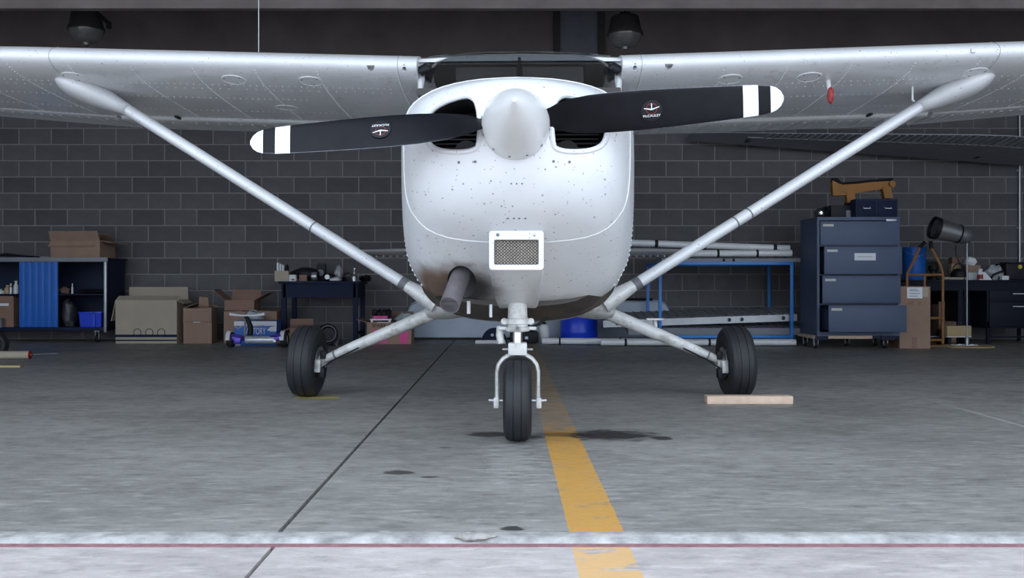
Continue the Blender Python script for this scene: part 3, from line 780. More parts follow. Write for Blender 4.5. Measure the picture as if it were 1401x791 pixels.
# ------------------------------------------------------------------ ceiling lamps and wire
def bay_lamp(px, py, d, label, arm):
    s = d/F; z = gz(py, d)
    t = thing('ceiling_lamp', label, 'lamp', (gx(px, d), d, z), 0, 'lamps under the roof')
    MB().lathe([(.03, .20), (.12, .195), (.145, .18), (.165, .06), (.185, .02), (.185, .0), (.17, .0)], 28, 'Z').build('housing', M_lampd, t)
    MB().lathe([(.17, .0), (.16, -.05), (.11, -.11), (.04, -.125), (.035, -.15), (.0, -.152)], 24, 'Z', (0, 0, 0), (False, False)).build('lens', M_lens, t)
    MB().tube([(0, 0, .19), (0, 0, CEIL-z)], .012, 8).build('hanger_rod', M_blk, t)
    q = MB(); q.tube([(-.02, -.02, .26), (.12, -.05, .18), (.24, -.02, .07)] if arm else [(-.05, 0, .22), (.05, 0, .22)], .022, 8)
    if arm: q.box((.24, -.02, .05), (.04, .04, .07))
    q.build('bracket', M_blk, t)
bay_lamp(118, 42, 10.0, 'dark dome ceiling lamp with a slanting bracket arm above the wing', True)
bay_lamp(855, 48, 10.0, 'dark dome ceiling lamp beside the blue-grey vent panel', False)
wr = MB().tube([(0, 0, 0), (.0, 0, .5), (.01, 0, 2.14)], .0035, 6)
solo('hanging_wire', wr, M_galv, 'thin grey wire hanging from the roof down to the wing', 'wire', (gx(354, 5.35), 5.35, gz(66, 5.35)-.02))

# ------------------------------------------------------------------ stored goods along the back wall
def at(px, d, z=0.): return (gx(px, d), d, z)
def carton(t, wd, dp, h, mat, flaps, fl=.18, body='carton_body', flmat=None, lens=None):
    e = .006; b = MB()
    b.b2(-wd/2, wd/2, -dp/2, -dp/2+e, 0, h); b.b2(-wd/2, wd/2, dp/2-e, dp/2, 0, h)
    b.b2(-wd/2, -wd/2+e, -dp/2+e, dp/2-e, 0, h); b.b2(wd/2-e, wd/2, -dp/2+e, dp/2-e, 0, h); b.b2(-wd/2+e, wd/2-e, -dp/2+e, dp/2-e, 0, .006)
    bm = bmesh.new(); ob = b.build(body, mat, t, 0)
    bm.from_mesh(ob.data); bmesh.ops.remove_doubles(bm, verts=bm.verts[:], dist=.0001); bm.to_mesh(ob.data); bm.free()
    for side, ang in flaps.items():
        L_ = (lens or {}).get(side, fl)
        a = math.radians(ang); o, hw = {'f': ((0, -1), wd/2), 'b': ((0, 1), wd/2), 'l': ((-1, 0), dp/2), 'r': ((1, 0), dp/2)}[side]
        base = Vector((o[0]*wd/2, o[1]*dp/2, h)); along = Vector((-o[1], o[0], 0)); out = Vector((o[0], o[1], 0))
        dirv = out*math.sin(a)+Vector((0, 0, 1))*math.cos(a); nn = along.cross(dirv)*.003
        tp = base+dirv*L_; q = MB(); hw2 = hw*.985
        q.rings([[base-along*hw+nn, base+along*hw+nn, base+along*hw-nn, base-along*hw-nn], [tp-along*hw2+nn, tp+along*hw2+nn, tp+along*hw2-nn, tp-along*hw2-nn]])
        q.build('flap', flmat or mat, t, 0)
    return ob
def caster(t, x, y, r=.045, h=.11):
    c = MB(); c.lathe([(r*.3, -.014), (r*.92, -.014), (r, -.008), (r, .008), (r*.92, .014), (r*.3, .014)], 18, 'X', (x, y, r)); w_ = c.build('caster', M_blk, t)
    MB().lathe([(.001, -.016), (r*.5, -.016), (r*.5, .016), (.001, .016)], 14, 'X', (x, y, r)).build('caster_hub', M_galv, w_)
    k = MB(); k.b2(x-.022, x-.018, y-.02, y+.02, r-.01, h-.008); k.b2(x+.018, x+.022, y-.02, y+.02, r-.01, h-.008); k.b2(x-.03, x+.03, y-.03, y+.03, h-.008, h)
    k.build('caster_fork', M_galv, w_, 0)

# ---- rolling workbench, far left
D = 11.2; xr = gx(146, D); t = thing('rolling_workbench', 'rolling metal workbench with blue ribbed panel and open shelves', 'workbench', (xr, D, 0))
XL, DP = -1.75, .55
MB().b2(XL, .0, 0, DP, .135, .175, .004).build('bottom_shelf', M_navy, t)
MB().b2(XL, -.03, .03, DP-.03, .545, .56, .003).build('middle_shelf', M_navy, t)
MB().b2(XL-.01, .02, -.03, DP+.02, .955, .975, .003).build('bench_top', M_cabd, t)
MB().b2(XL-.01, .025, -.036, -.03, .93, .98, .001).build('top_edge_rail', M_grey, t)
MB().b2(XL, 0, DP-.008, DP, .175, .955).build('back_panel', M_cabd, t, 0)
MB().b2(-.006, 0, .03, DP-.02, .175, .955).build('side_panel', M_cabd, t, 0)
for x, y in ((-.015, .0), (-.015, DP-.02), (XL+.015, 0), (XL+.015, DP-.02)):
    MB().b2(x-.015, x+.015, y-.012, y+.018, .12, .955, .002).build('post', M_galv, t)
x0, x1 = gx(27, D)-xr, gx(80, D)-xr
pn = MB().b2(x0, x1, -.012, -.004, .178, .93).build('blue_panel', M_bluec, t, 0)
for k in range(6):
    xx = x0+(x1-x0)*(k+.5)/6; MB().b2(xx-(x1-x0)/12+.006, xx+(x1-x0)/12-.006, -.021, -.0115, .178, .93, .004).build('panel_rib', M_bluec, pn)
for x, y in ((-.12, .04), (-.04, DP-.08), (XL+.1, .04), (XL+.1, DP-.08)): caster(t, x, y, .05, .136)
BX, BY = xr, D
t = thing('cardboard_box', 'brown cardboard box with drooping long flap on top of the workbench', 'box', (gx(113, D+.22), D+.24, .976), -.10)
carton(t, .60, .36, .20, M_card, {'f': 25, 'b': -60, 'r': 100, 'l': 130}, .17, lens={'f': .12, 'r': .16, 'l': .05})
MB().rings([[(-.32, -.20, .13), (.24, -.20, .13), (.24, -.195, .13), (-.32, -.195, .13)], [(-.31, -.10, .275), (.27, -.10, .255), (.27, -.09, .255), (-.31, -.09, .275)]]).build('flap', M_card, t, 0)
h = MB()
for k in range(5):
    h.tube([(-.75+.02*k, .05+.04*k, .012), (-.4, .04+.035*k, .03+.006*k), (-.15, .05+.03*k, .022), (.0, .03+.03*k, .013)], .011, 6)
for k, (m, lb) in enumerate(((M_blk, 'bundle of black hoses lying on the workbench top'),)):
    tag(h.build('hose_bundle', m), lb, 'hose', kind='stuff').location = (gx(50, D+.1), D+.02, .975)
solo('sheet_bundle', MB().box((0, 0, .012), (.55, .22, .016), .08, .004).box((.05, .02, .026), (.42, .18, .012), -.06, .003), M_grey, 'flat grey sheets lying on the workbench top', 'sheets', (gx(35, D+.3), D+.42, .975))
# things on the shelves
t = thing('wooden_crate', 'brown wooden crate with white label on the lower workbench shelf', 'crate', (gx(5, D+.12), D+.17, .176))
MB().b2(-.16, .145, -.11, .17, 0, .36, .006).build('crate_body', M_cardd, t)
MB().b2(-.165, .15, -.115, -.108, .30, .33).build('top_batten', M_cardd, t, 0); MB().b2(.12, .15, -.118, -.11, 0, .36).build('side_batten', M_cardd, t, 0)
MB().b2(-.02, .09, -.114, -.110, .245, .275).build('paper_label', M_paper, t, 0)
solo('tin_can', MB().lathe([(.0, 0), (.055, 0), (.055, .004), (.052, .008), (.052, .10), (.055, .105), (.0, .105)], 20), M_galv, 'silver tin can beside the wooden crate', 'can', (gx(1, D+.04), D-.0, .176))
for k, (px, h_, r_, m, lb) in enumerate(((8, .10, .04, M_tan, 'tan jar on the upper workbench shelf behind the blue panel'), (0, .055, .045, M_whitep, 'low white tub on the upper workbench shelf'), (22, .15, .028, M_whitep, 'white spray bottle on the upper workbench shelf beside the blue panel'), (15, .12, .025, M_galv, 'slim grey bottle on the upper workbench shelf'))):
    solo(('jar', 'tub', 'spray_bottle', 'bottle')[k], MB().lathe([(0, 0), (r_, 0), (r_, h_*.6), (r_*.9, h_*.68), (r_*.45, h_*.78), (r_*.45, h_*.92), (r_*.6, h_*.93), (r_*.6, h_), (0, h_)], 18), m, lb, ('jar', 'tub', 'bottle', 'bottle')[k], (gx(px, D+.12), D+.12+.05*(k == 0), .561))
solo('clear_bag', MB().blob((0, 0, 0), (.17, .18, .34), 5, .16), M_dbag, 'crumpled clear plastic bag standing beside the blue bin', 'bag', (gx(93, D+.15), D+.17, .176))
t = thing('storage_bin', 'small bright blue plastic bin on the lower workbench shelf', 'bin', (gx(126, D+.12), D+.18, .176))
MB().rings([[(-.12, -.10, 0), (.12, -.10, 0), (.12, .1, 0), (-.12, .1, 0)], [(-.13, -.115, .17), (.13, -.115, .17), (.13, .115, .17), (-.13, .115, .17)], [(-.12, -.105, .17), (.12, -.105, .17), (.12, .105, .17), (-.12, .105, .17)], [(-.11, -.09, .01), (.11, -.09, .01), (.11, .09, .01), (-.11, .09, .01)]]).build('bin_body', M_bluep, t, 20)
MB().b2(.03, .06, -.122, -.10, .0, .17).build('bin_rib', M_bluep, t, 0); MB().b2(-.135, .135, -.122, -.112, .155, .175, .003).build('bin_rim', M_bluep, t)
solo('brown_rag', MB().blob((0, 0, 0), (.13, .14, .09), 9, .25), M_cardd, 'crumpled brown rag on the middle workbench shelf', 'rag', (gx(88, D+.2), D+.2, .561))
solo('thin_bottle', MB().lathe([(0, 0), (.012, 0), (.012, .07), (.006, .09), (.006, .12), (0, .12)], 12), M_whitep, 'tiny white bottle on the middle workbench shelf', 'bottle', (gx(99, D+.2), D+.2, .561))
solo('dark_tarp', MB().blob((0, 0, 0), (.34, .24, .06), 12, .18), M_blk, 'folded dark tarp on the middle workbench shelf', 'tarp', (gx(124, D+.2), D+.22, .561))
# floor at far left
t = thing('loose_wheel', 'small black-tired wheel standing on the floor by the paper roll', 'wheel', at(-6, 9.0))
MB(Matrix.Rotation(PI/2, 4, 'Z')).lathe(tire(.115, .09, .05), 36, 'X', (0, 0, .115), (False, False)).build('tire_casing', M_rubber, t, 30)
MB().lathe([(.01, -.03), (.051, -.025), (.051, .025), (.01, .03)], 20, 'Y', (0, 0, .115)).build('rim', M_galv, t)
t = thing('paper_roll', 'cream paper roll with a red end band on the floor', 'roll', (gx(20, 8.75), 8.75, .038), .06)
MB().lathe([(.001, -.16), (.036, -.16), (.036, .13), (.001, .13)], 20, 'X').build('roll', M_cardl, t)
MB().lathe([(.001, .13), (.0365, .13), (.0365, .138), (.012, .14), (.012, .155), (.001, .156)], 20, 'X').build('end_band', M_red, t)
solo('floor_mat', MB().box((0, 0, .004), (.75, .75, .008), .5, .002), M_grey, 'grey rubber mat lying flat in front of the workbench', 'mat', at(18, 9.55))
solo('floor_plank', MB().box((0, 0, .008), (.30, .07, .016), .05, .003), M_tan, 'short tan plank lying on the floor by the paper roll', 'plank', at(4, 7.9))

# ---- cartons
D = 11.02
t = thing('cardboard_box', 'large pale cardboard box with navy stripes and three printed rings', 'box', (gx(200, D), D+.20, 0), .0)
W_ = 84/F*D; carton(t, W_, .40, .49, M_cardl, {'b': -4, 'f': -62, 'r': 118, 'l': 168}, .17, lens={'b': .15, 'f': .10, 'r': .08, 'l': .24})
for i, (z, hh) in enumerate(((.072, .030), (.028, .016))): MB().b2(-W_/2-.0008, W_/2+.0008, -.2012, -.2, z, z+hh).build('printed_stripe', M_navy, t, 0)
for k in range(3):
    MB().torus((-.10+.135*k, -.2005, .125), .042, .0035, 'Y', 26, 6).build('printed_ring', M_navy, t)
D = 11.0
t = thing('cardboard_box', 'small reddish cardboard box with a hanging front flap', 'box', (gx(268, D), D+.17, 0), .08)
carton(t, .315, .30, .40, M_card, {'f': 172, 'b': 5, 'r': -80, 'l': -70}, .15, lens={'f': .155, 'b': .03})
MB().rings([[(-.03, .0, .37), (.10, .0, .37), (.10, .01, .37), (-.03, .01, .37)], [(-.01, -.02, .53), (.085, -.02, .52), (.085, -.012, .52), (-.01, -.012, .53)]]).build('inner_flap', M_card, t, 0)
MB().b2(-.045, .035, -.163, -.160, .238, .25).build('tape', M_paper, t, 0)
D = 11.05
t = thing('cardboard_box', 'tall brown carton under the open box beside the navy table', 'box', (gx(342, D), D+.22, 0))
carton(t, .60, .42, .36, M_card, {'f': -89, 'b': -89, 'l': -88, 'r': -88}, .205)
MB().b2(-.235, -.21, -.214, -.21, .31, .335).build('pink_sticker', M_pink, t, 0)
t = thing('cardboard_box', 'dark brown open box with spread flaps, topmost of its stack', 'box', (gx(325, D), D+.22, .372))
carton(t, .34, .30, .12, M_cardd, {'l': 48, 'r': 62, 'b': 14}, .17, lens={'b': .12})
t = thing('beer_carton', 'blue and white drink carton lettered VICTORY beside the purple hoverboard', 'carton', (gx(349, 10.75), 10.87, 0), .0)
bw = 58/F*10.75
cb = MB().b2(-bw/2, bw/2, -.11, .11, 0, .265, .003).build('carton_body', M_bluec, t)
MB().b2(-bw/2-.001, bw/2+.001, -.1115, -.11, .212, .263).build('white_band', M_paper, t, 0)
MB().b2(-bw/2-.001, -bw/2+.07, -.1118, -.11, .0, .05).build('corner_print', M_paper, t, 0)
MB().prism([(-bw/2, .205), (-bw/2+.045, .175), (-bw/2+.09, .205), (-bw/2+.09, .218), (-bw/2+.045, .188), (-bw/2, .218)], -.1126, -.11).build('gold_chevron', M_tan, t, 0)
MB().prism([(-.10, .198), (.10, .212), (.10, .220), (-.10, .206)], -.1126, -.11).build('gold_stripe', M_tan, t, 0)
MB().prism([(.13, .165), (.17, .20), (bw/2, .212), (bw/2, .15), (.17, .15)], -.1124, -.11).build('white_swash', M_paper, t, 0)
text('lettering', 'VICTORY', .105, M_paper, t, Matrix.Translation((-.0, -.1125, .150)) @ FRONT, .0004, .52)
solo('clear_bag', MB().blob((0, 0, 0), (.22, .14, .12), 15, .25), M_bag, 'crumpled plastic bag on the VICTORY carton', 'bag', (gx(345, 10.8), 10.86, .266))
# ---- hoverboard
D = 10.3; t = thing('hoverboard', 'purple hoverboard with silver middle tube and white wheel guards', 'scooter', at(353, D))
sc = D/F
for s in (-1, 1):
    xw = s*.285-.012
    w_ = MB().lathe(tire(.082, .07, .05), 30, 'X', (xw, .04, .082), (False, False)).build('wheel', M_rubber, t, 30)
    MB().lathe([(.01, -.03), (.051, -.025), (.051, .025), (.01, .03)], 18, 'X', (xw, .04, .082)).build('hub', M_silver, w_)
    g = MB(); pts = []
    for a in range(0, 7):
        b_ = PI*(.45+.55*a/6); pts.append((xw-.012, .04+.092*math.cos(b_), .082+.092*math.sin(b_)))
    g.rings([[Vector(p)+Vector((-.022, 0, 0)), Vector(p)+Vector((.022, 0, 0)), (Vector(p)-Vector((xw, .04, .082)))*1.06+Vector((xw+.022, .04, .082)), (Vector(p)-Vector((xw, .04, .082)))*1.06+Vector((xw-.022, .04, .082))] for p in pts])
    g.build('wheel_guard', M_paper, t)
    MB().box((s*.205-.01, .04, .10), (.11, .16, .05), 0, .012).build('foot_plate', M_purple, t)
    MB().tube([(s*.26-.01, -.06, .14), (s*.2-.01, -.06, .13), (s*.15-.01, -.03, .12)], .013, 8).build('frame_rod', M_purple, t)
    MB().lathe([(.005, 0), (.015, 0), (.015, .02), (.005, .024)], 10, 'Y', (s*.20-.01, -.065, .075)).build('bolt', M_chrome, t)
MB().box((-.20, -.055, .075), (.07, .05, .07), 0, .01).build('motor_block', M_purple, t)
MB().lathe([(.001, -.155), (.038, -.155), (.040, -.15), (.040, .15), (.038, .155), (.001, .155)], 22, 'X', (.03, -.02, .085)).build('middle_tube', M_silver, t)
MB().tube([(-.075, -.03, .13), (-.07, -.03, .22), (-.10, -.03, .30), (-.13, -.03, .345)], [.03, .03, .024, .02], 10).build('seat_arm', M_blk, t)
MB().rings([[(-.29+.0, -.05, .345), (-.29, .05, .345), (-.29, .05, .372), (-.29, -.05, .372)], [(-.18, -.05, .335), (-.18, .05, .335), (-.18, .05, .352), (-.18, -.05, .352)], [(-.02, -.05, .335), (-.02, .05, .335), (-.02, .05, .352), (-.02, -.05, .352)], [(.08, -.05, .345), (.08, .05, .345), (.08, .05, .375), (.08, -.05, .375)]]).build('seat_board', M_paper, t)
MB().b2(-.15, -.13, -.002, .02, .09, .335, .004).build('seat_post', M_grey, t)
# ---- brown paper heap and box near the table
solo('paper_heap', MB().blob((0, 0, 0), (.22, .16, .15), 21, .3), M_tan, 'heap of crumpled brown paper beside the VICTORY carton', 'paper', at(391, 10.60))
t = thing('cardboard_box', 'low brown cardboard box with a turned-up flap behind the left main wheel', 'box', (gx(412, 10.9), 10.93, 0), .2)
carton(t, .26, .24, .18, M_cardd, {'b': 10, 'r': 75, 'l': 110, 'f': -70}, .10)
t = thing('hose_reel', 'coiled black hose wrapped in plastic behind the left main wheel', 'hose', at(448, 10.62))
for k in range(3): MB().torus((.0, .03*k, .125), .105-.012*k, .014, 'Y', 28, 8).build('hose_coil', M_blk, t)
MB().torus((.01, -.02, .135), .085, .006, 'Y', 28, 6).build('rim_band', M_lens, t)
MB().blob((.09, .05, 0), (.10, .1, .12), 31, .3).build('plastic_wrap', M_dbag, t)

# ---- navy table
D = 11.1; xl, x2 = gx(385, D), gx(489, D); w_ = x2-xl
t = thing('navy_table', 'navy painted steel table with deep apron against the block wall', 'table', ((xl+x2)/2, D, 0))
MB().b2(-w_/2-.03, w_/2+.03, -.03, .62, .675, .705, .006).build('table_top', M_navy, t)
MB().b2(-w_/2+.02, w_/2-.02, 0, .02, .52, .675).build('apron', M_navy, t, 0); MB().b2(-w_/2+.02, w_/2-.02, .57, .59, .52, .675).build('apron', M_navy, t, 0)
for s in (-1, 1):
    MB().b2(s*(w_/2-.02), s*(w_/2), .02, .57, .52, .675).build('side_rail', M_navy, t, 0)
    for y in (.0, .54): MB().b2(s*(w_/2-.025)-.027, s*(w_/2-.025)+.027, y, y+.05, 0, .675, .004).build('leg', M_navy, t)
    MB().b2(s*(w_/2-.03)-.012, s*(w_/2-.03)+.012, .05, .54, .09, .12).build('stretcher', M_navy, t, 0)
TZ = .7055; TY = D+.12
t = thing('parts_tray', 'cardboard tray holding upright papers on the navy table', 'tray', (gx(388, TY), TY, TZ)); carton(t, .16, .2, .11, M_cardl, {'f': 0}, .01)
for k in range(3): MB().box((-.055+.03*k, .0, .115), (.022, .12, .20-.03*k), 0, .004).build('paper_stack', M_paper, t)
MB().blob((.04, 0, .10), (.05, .06, .10), 41, .2).build('black_sock', M_blk, t)
t = thing('small_carton', 'small white carton with a red mark on the navy table', 'box', (gx(401, TY-.05), TY-.05, TZ)); MB().b2(-.04, .04, -.04, .06, 0, .075, .003).build('carton_body', M_paper, t); MB().b2(-.01, .025, -.042, -.04, .01, .028).build('red_mark', M_red, t, 0); MB().blob((.01, 0, .074), (.07, .07, .05), 43, .2).build('black_cap', M_blk, t)
t = thing('angle_grinder', 'dark round-bodied power tool on the navy table beside the carton', 'power tool', (gx(424, TY+.1), TY+.12, TZ))
MB().lathe([(.001, -.14), (.05, -.13), (.075, -.05), (.075, .05), (.055, .12), (.03, .15), (.001, .15)], 18, 'X', (-.05, 0, .085)).build('tool_body', M_blk, t); MB().box((-.06, -.08, .038), (.09, .10, .075), 0, .006).build('brown_box_base', M_cardd, t)
MB().lathe([(.001, -.03), (.05, -.03), (.055, 0), (.05, .03), (.001, .03)], 18, 'X', (.06, -.05, .056)).build('gear_head', M_galv, t)
t = thing('dust_hood', 'black angular hood standing on the navy table', 'hood', (gx(437, TY+.3), TY+.35, TZ))
MB().rings([[(-.05, -.04, 0), (.06, -.04, 0), (.06, .04, 0), (-.05, .04, 0)], [(-.06, -.05, .10), (.07, -.05, .10), (.07, .05, .10), (-.06, .05, .10)], [(-.02, -.04, .215), (.065, -.04, .21), (.065, .04, .21), (-.02, .04, .215)]]).build('hood_shell', M_blk, t, 20)
MB().lathe([(.001, 0), (.04, 0), (.045, .03), (.03, .05), (.001, .05)], 16, 'Y', (.02, -.10, .10)).build('hood_cap', M_grey, t)
t = thing('drill_motor', 'small dark electric motor lying on the navy table', 'motor', (gx(451, TY), TY, TZ)); MB().lathe([(.001, -.05), (.04, -.05), (.045, -.03), (.045, .04), (.02, .06), (.001, .06)], 18, 'X', (0, 0, .046)).build('motor_body', M_blk, t); MB().lathe([(.001, 0), (.028, 0), (.028, .012), (.001, .012)], 14, 'Y', (-.02, -.052, .05)).build('end_plate', M_galv, t)
solo('plastic_bag', MB().blob((0, 0, 0), (.10, .09, .20), 47, .2), M_bag, 'upright crumpled white plastic bag on the navy table', 'bag', (gx(463, TY+.08), TY+.09, TZ))
solo('paper_scrap', MB().blob((0, 0, 0), (.13, .10, .05), 49, .25), M_paper, 'flattened white paper scrap on the navy table below the bag', 'paper', (gx(460, TY-.06), TY-.09, TZ))
solo('rag_heap', MB().blob((0, 0, 0), (.17, .12, .10), 51, .28), M_dbag, 'heap of dark rags beside the bottle on the navy table', 'rags', (gx(475, TY+.15), TY+.19, TZ))
t = thing('oil_bottle', 'metal oil bottle with a nozzle at the navy table corner', 'bottle', (gx(485, TY-.05), TY-.06, TZ)); MB().lathe([(0, 0), (.036, 0), (.038, .05), (.032, .07), (.014, .085), (.012, .11), (.006, .115), (.005, .15), (0, .152)], 18).build('bottle_body', M_steel, t); MB().b2(-.008, .014, -.005, .005, .142, .15).build('nozzle', M_steel, t, 0)
solo('black_cloth', MB().blob((0, 0, 0), (.15, .26, .08), 53, .22), M_blk, 'black cloth bunched on the right end of the navy table', 'cloth', (gx(499, TY+.2), TY+.27, TZ))

# ---- spark plug carton
D = 10.9; t = thing('printed_carton', 'brown open carton printed with pink panels beside the navy table', 'box', (gx(532, D), D+.2, 0))
carton(t, .50, .36, .245, M_card, {'f': 150, 'l': 75, 'r': 105, 'b': -20}, .12, lens={'f': .0, 'l': .12, 'r': .12})
text('lettering', 'SPARK PLUGS', .058, M_blk, t, Matrix.Translation((-.02, -.1805, .205)) @ FRONT, .0004, .98)
for a, b in ((-.19, -.02), (.12, .215)): MB().b2(a, b, -.1812, -.18, .01, .165).build('pink_panel', M_pink, t, 0)
MB().b2(-.13, .0, -.1815, -.18, .238, .246).build('white_label', M_paper, t, 0)
t = thing('pink_parts_box', 'small pink box on a tray with black parts above the printed carton', 'box', (gx(520, D), D+.12, .236))
MB().b2(-.12, .12, -.07, .07, .03, .045).build('tray', M_galv, t, 0)
for s in (-1, 1): MB().b2(s*.10-.012, s*.10+.012, -.06, .06, 0, .03).build('tray_foot', M_galv, t, 0)
MB().b2(-.085, .075, -.06, .06, .045, .08, .004).build('pink_box', M_pink, t)
for k in range(4): MB().blob((-.07+.05*k, 0, .07), (.075, .08, .09), 60+k, .3).build('black_part', M_blk, t)
solo('clear_bag', MB().blob((0, 0, 0), (.22, .18, .15), 66, .22), M_bag, 'clear plastic bag bulging from the printed carton', 'bag', (gx(550, D), D+.22, .215))

# ---- stabilizer leaning on the wall
D = 11.82; t = thing('spare_stabilizer', 'pale blue-grey tail plane with rounded tips leaning against the block wall', 'aircraft part')
xa, xb = gx(553, D), gx(921, D); t.location = ((xa+xb)/2, D, 0); hw = (xb-xa)/2
q = MB(); P = []
for u in [-1, -.985, -.95, -.9, -.5, 0, .5, .9, .94, .975, 1]:
    k = math.sqrt(max(0, 1-max(0, (abs(u)-.9)/.1)**2)); zt = .06+.42*(.25+.75*k) if abs(u) > .9 else .48; P.append([(u*hw, -.09, .03+.04*(1-k)), (u*hw, .0, zt-.03), (u*hw, .04, zt), (u*hw, .05, zt-.02), (u*hw, -.02, .03+.04*(1-k))])
q.rings(P); q.build('stabilizer_skin', M_lblue, t, 35)
MB().b2(hw*.905, hw*.912, -.03, .035, .2, .485).build('tip_seam', M_seam, t, 0)
MB().tube([(-hw*.85, .035, .485), (hw*.85, .035, .485)], .018, 8).build('edge_seal', M_blk, t)
# ---- under the nose: fairing, pipe, bag, drum
t = thing('wheel_fairing', 'dark blue wheel fairing with a round bolt behind the nose gear', 'fairing', at(676, 11.2))
MB().prism([(.14*math.cos(a)*1.05, .17*math.sin(a)) for a in [PI*k/14 for k in range(15)]], -.05, .05).build('fairing_shell', M_navy, t, 40); MB().lathe([(.001, 0), (.018, 0), (.014, .01), (.001, .01)], 12, 'Y', (-.02, -.06, .09)).build('bolt', M_galv, t)
solo('white_pipe', MB().tube([(-.17, 0, .022), (.17, 0, .022)], .022, 14).tube([(.04, -.012, .022), (.045, -.025, .022)], .014, 10), M_whitep, 'short white pipe lying on the floor behind the nose wheel', 'pipe', at(671, 10.95))
t = thing('black_toolbag', 'black tool bag with a white tag on the floor behind the nose gear', 'bag', at(718, 11.1)); MB().b2(-.17, .15, -.09, .1, 0, .14, .03).build('bag_body', M_blk, t); MB().tube([(-.1, 0, .13), (-.06, 0, .2), (.05, 0, .2), (.09, 0, .13)], .01, 6).build('handle', M_blk, t); MB().b2(-.0, .035, -.096, -.089, .05, .08).build('tag', M_paper, t, 0)
t = thing('white_canister', 'small white canister beside the blue drum', 'canister', at(744, 11.25)); MB().lathe([(0, 0), (.062, 0), (.065, .01), (.065, .17), (.05, .2), (.03, .21), (0, .21)], 20).build('canister_body', M_whitep, t); MB().lathe([(0, .205), (.026, .205), (.026, .235), (0, .235)], 14).build('cap', M_blk, t)
D = 11.12; t = thing('blue_drum', 'bright blue plastic drum standing under the airplane by the back wall', 'drum', (gx(794, D), D+.22, 0))
MB().lathe([(0, 0), (.20, 0), (.215, .02), (.218, .10), (.222, .11), (.222, .125), (.218, .135), (.218, .28), (.222, .29), (.222, .305), (.218, .315), (.214, .38), (.19, .40), (0, .40)], 36).build('drum_body', M_bluep, t, 30); MB().lathe([(.205, .385), (.225, .385), (.225, .41), (.205, .41)], 36).build('lid_ring', M_blk, t)
# ---- poles on the floor
for (pa, pb, d0, d1, lb) in ((742, 935, 10.75, 10.62, 'long white strut pole on the floor reaching under the airplane'), (822, 1088, 10.50, 10.52, 'long white strut pole on the floor in front of the blue rack')):
    a, b = Vector((gx(pa, d0), d0, .045)), Vector((gx(pb, d1), d1, .045)); t = thing('strut_pole', lb, 'pole', tuple(a), 0, 'struts on the floor'); v = b-a
    MB().tube([(0, 0, 0), v], .043, 14, sq=.85).build('pole_tube', M_strutp, t)
    for u in (.12, .55): MB().tube([v*u, v*(u+.012)], .046, 14, sq=.85).build('pole_strap', M_blk, t)
    MB().box(v*.02+Vector((0, 0, .012)), (.06, .05, .05), 0, .004).build('end_fitting', M_alu, t)
# ---- blue rack
DF, DB = 10.75, 11.68; xl, x2 = gx(903, DF), gx(1083, DF); w_ = x2-xl
t = thing('blue_rack', 'bright blue steel tube rack holding spare aircraft parts', 'rack', (xl, DF, 0))
for x in (0, w_):
    for y in (0, DB-DF): MB().b2(x-.017, x+.017, y-.017, y+.017, 0, .905, .003).build('leg', M_blue, t)
    for z in (.075, .89): MB().b2(x-.015, x+.015, 0, DB-DF, z, z+.03).build('cross_rail', M_blue, t, 0)
for y in (0, DB-DF):
    for z in (.075, .885): MB().b2(-.015, w_+.015, y-.018, y+.018, z, z+.034, .003).build('long_rail', M_blue, t)
def spare_flap(lb, x0, x1, d0, d1, z0, tilt, hh, holes, mat=M_alu, mat2=M_grey):
    t = thing('spare_flap', lb, 'aircraft part', (x0, d0, z0)); t.rotation_euler = (0, -tilt, 0); L_ = x1-x0; dp = d1-d0
    q = MB(); q.rings([[(x, 0, 0), (x, 0, hh), (x, .03, hh+.008), (x, dp, hh*.55+.10), (x, dp, hh*.55+.07)] for x in (0, L_)]); sk = q.build('flap_skin', [mat], t, 20)
    rb_ = MB(); k = .05
    while k < L_-.03: rb_.tube([(k, .04, hh+.006), (k, dp-.02, hh*.55+.10)], .011, 6); k += .09
    tag(rb_.build('corrugation', mat2, t, 0), kind='stuff')
    hb = MB()
    for hx, hr in holes: hb.lathe([(hr, -.02), (hr, .12)], 16, 'Y', (hx*L_, 0, hh*.5))
    bore(sk, hb)
    return t
FZ = .11
spare_flap('lower aluminium flap with ribbed skin on the bottom of the blue rack', gx(860, DF), gx(1094, DF+.05), DF+.03, DF+.60, FZ, .0, .075, [(.95, .018)], M_grey)
spare_flap('long aluminium flap resting on top of another on the rack bottom', gx(826, DF), gx(1092, DF), DF+.035, DF+.62, FZ+.082, .034, .075, [(.07, .02), (.65, .022), (.715, .022), (.93, .022)])
ch = spare_flap('grey aluminium spar panel with two lightening holes on the rack top', gx(905, DF), gx(1096, DF), DF-.01, DF+.70, .9195, .0, .036, [(.445, .016), (.515, .016)], M_grey, M_grey)
for (pa, pb, ya, yb_, lb, straps) in ((855, 1080, 332, 340, 'long white wing strut, upper one of two on the rack top', (.18, .47, .90)), (930, 1083, 347, 346.5, 'white wing strut lying on the spar panel, lower of two', (.33, .68))):
    d0 = DF+.10 if ya < 340 else DF+.02
    a, b = Vector((gx(pa, d0), d0, gz(ya, d0))), Vector((gx(pb, d0), d0, gz(yb_, d0))); t = thing('spare_strut', lb, 'pole', tuple(a), 0, 'struts on the rack'); v = b-a
    MB().tube([(0, 0, 0), v], .038, 14, sq=1.).build('strut_tube', M_strutp, t)
    for u in straps: MB().tube([v*u, v*(u+.02)], .042, 14).build('strap', M_blk, t)
    MB().tube([v*.99, v*1.0], .030, 12).build('end_cap', M_grey, t)
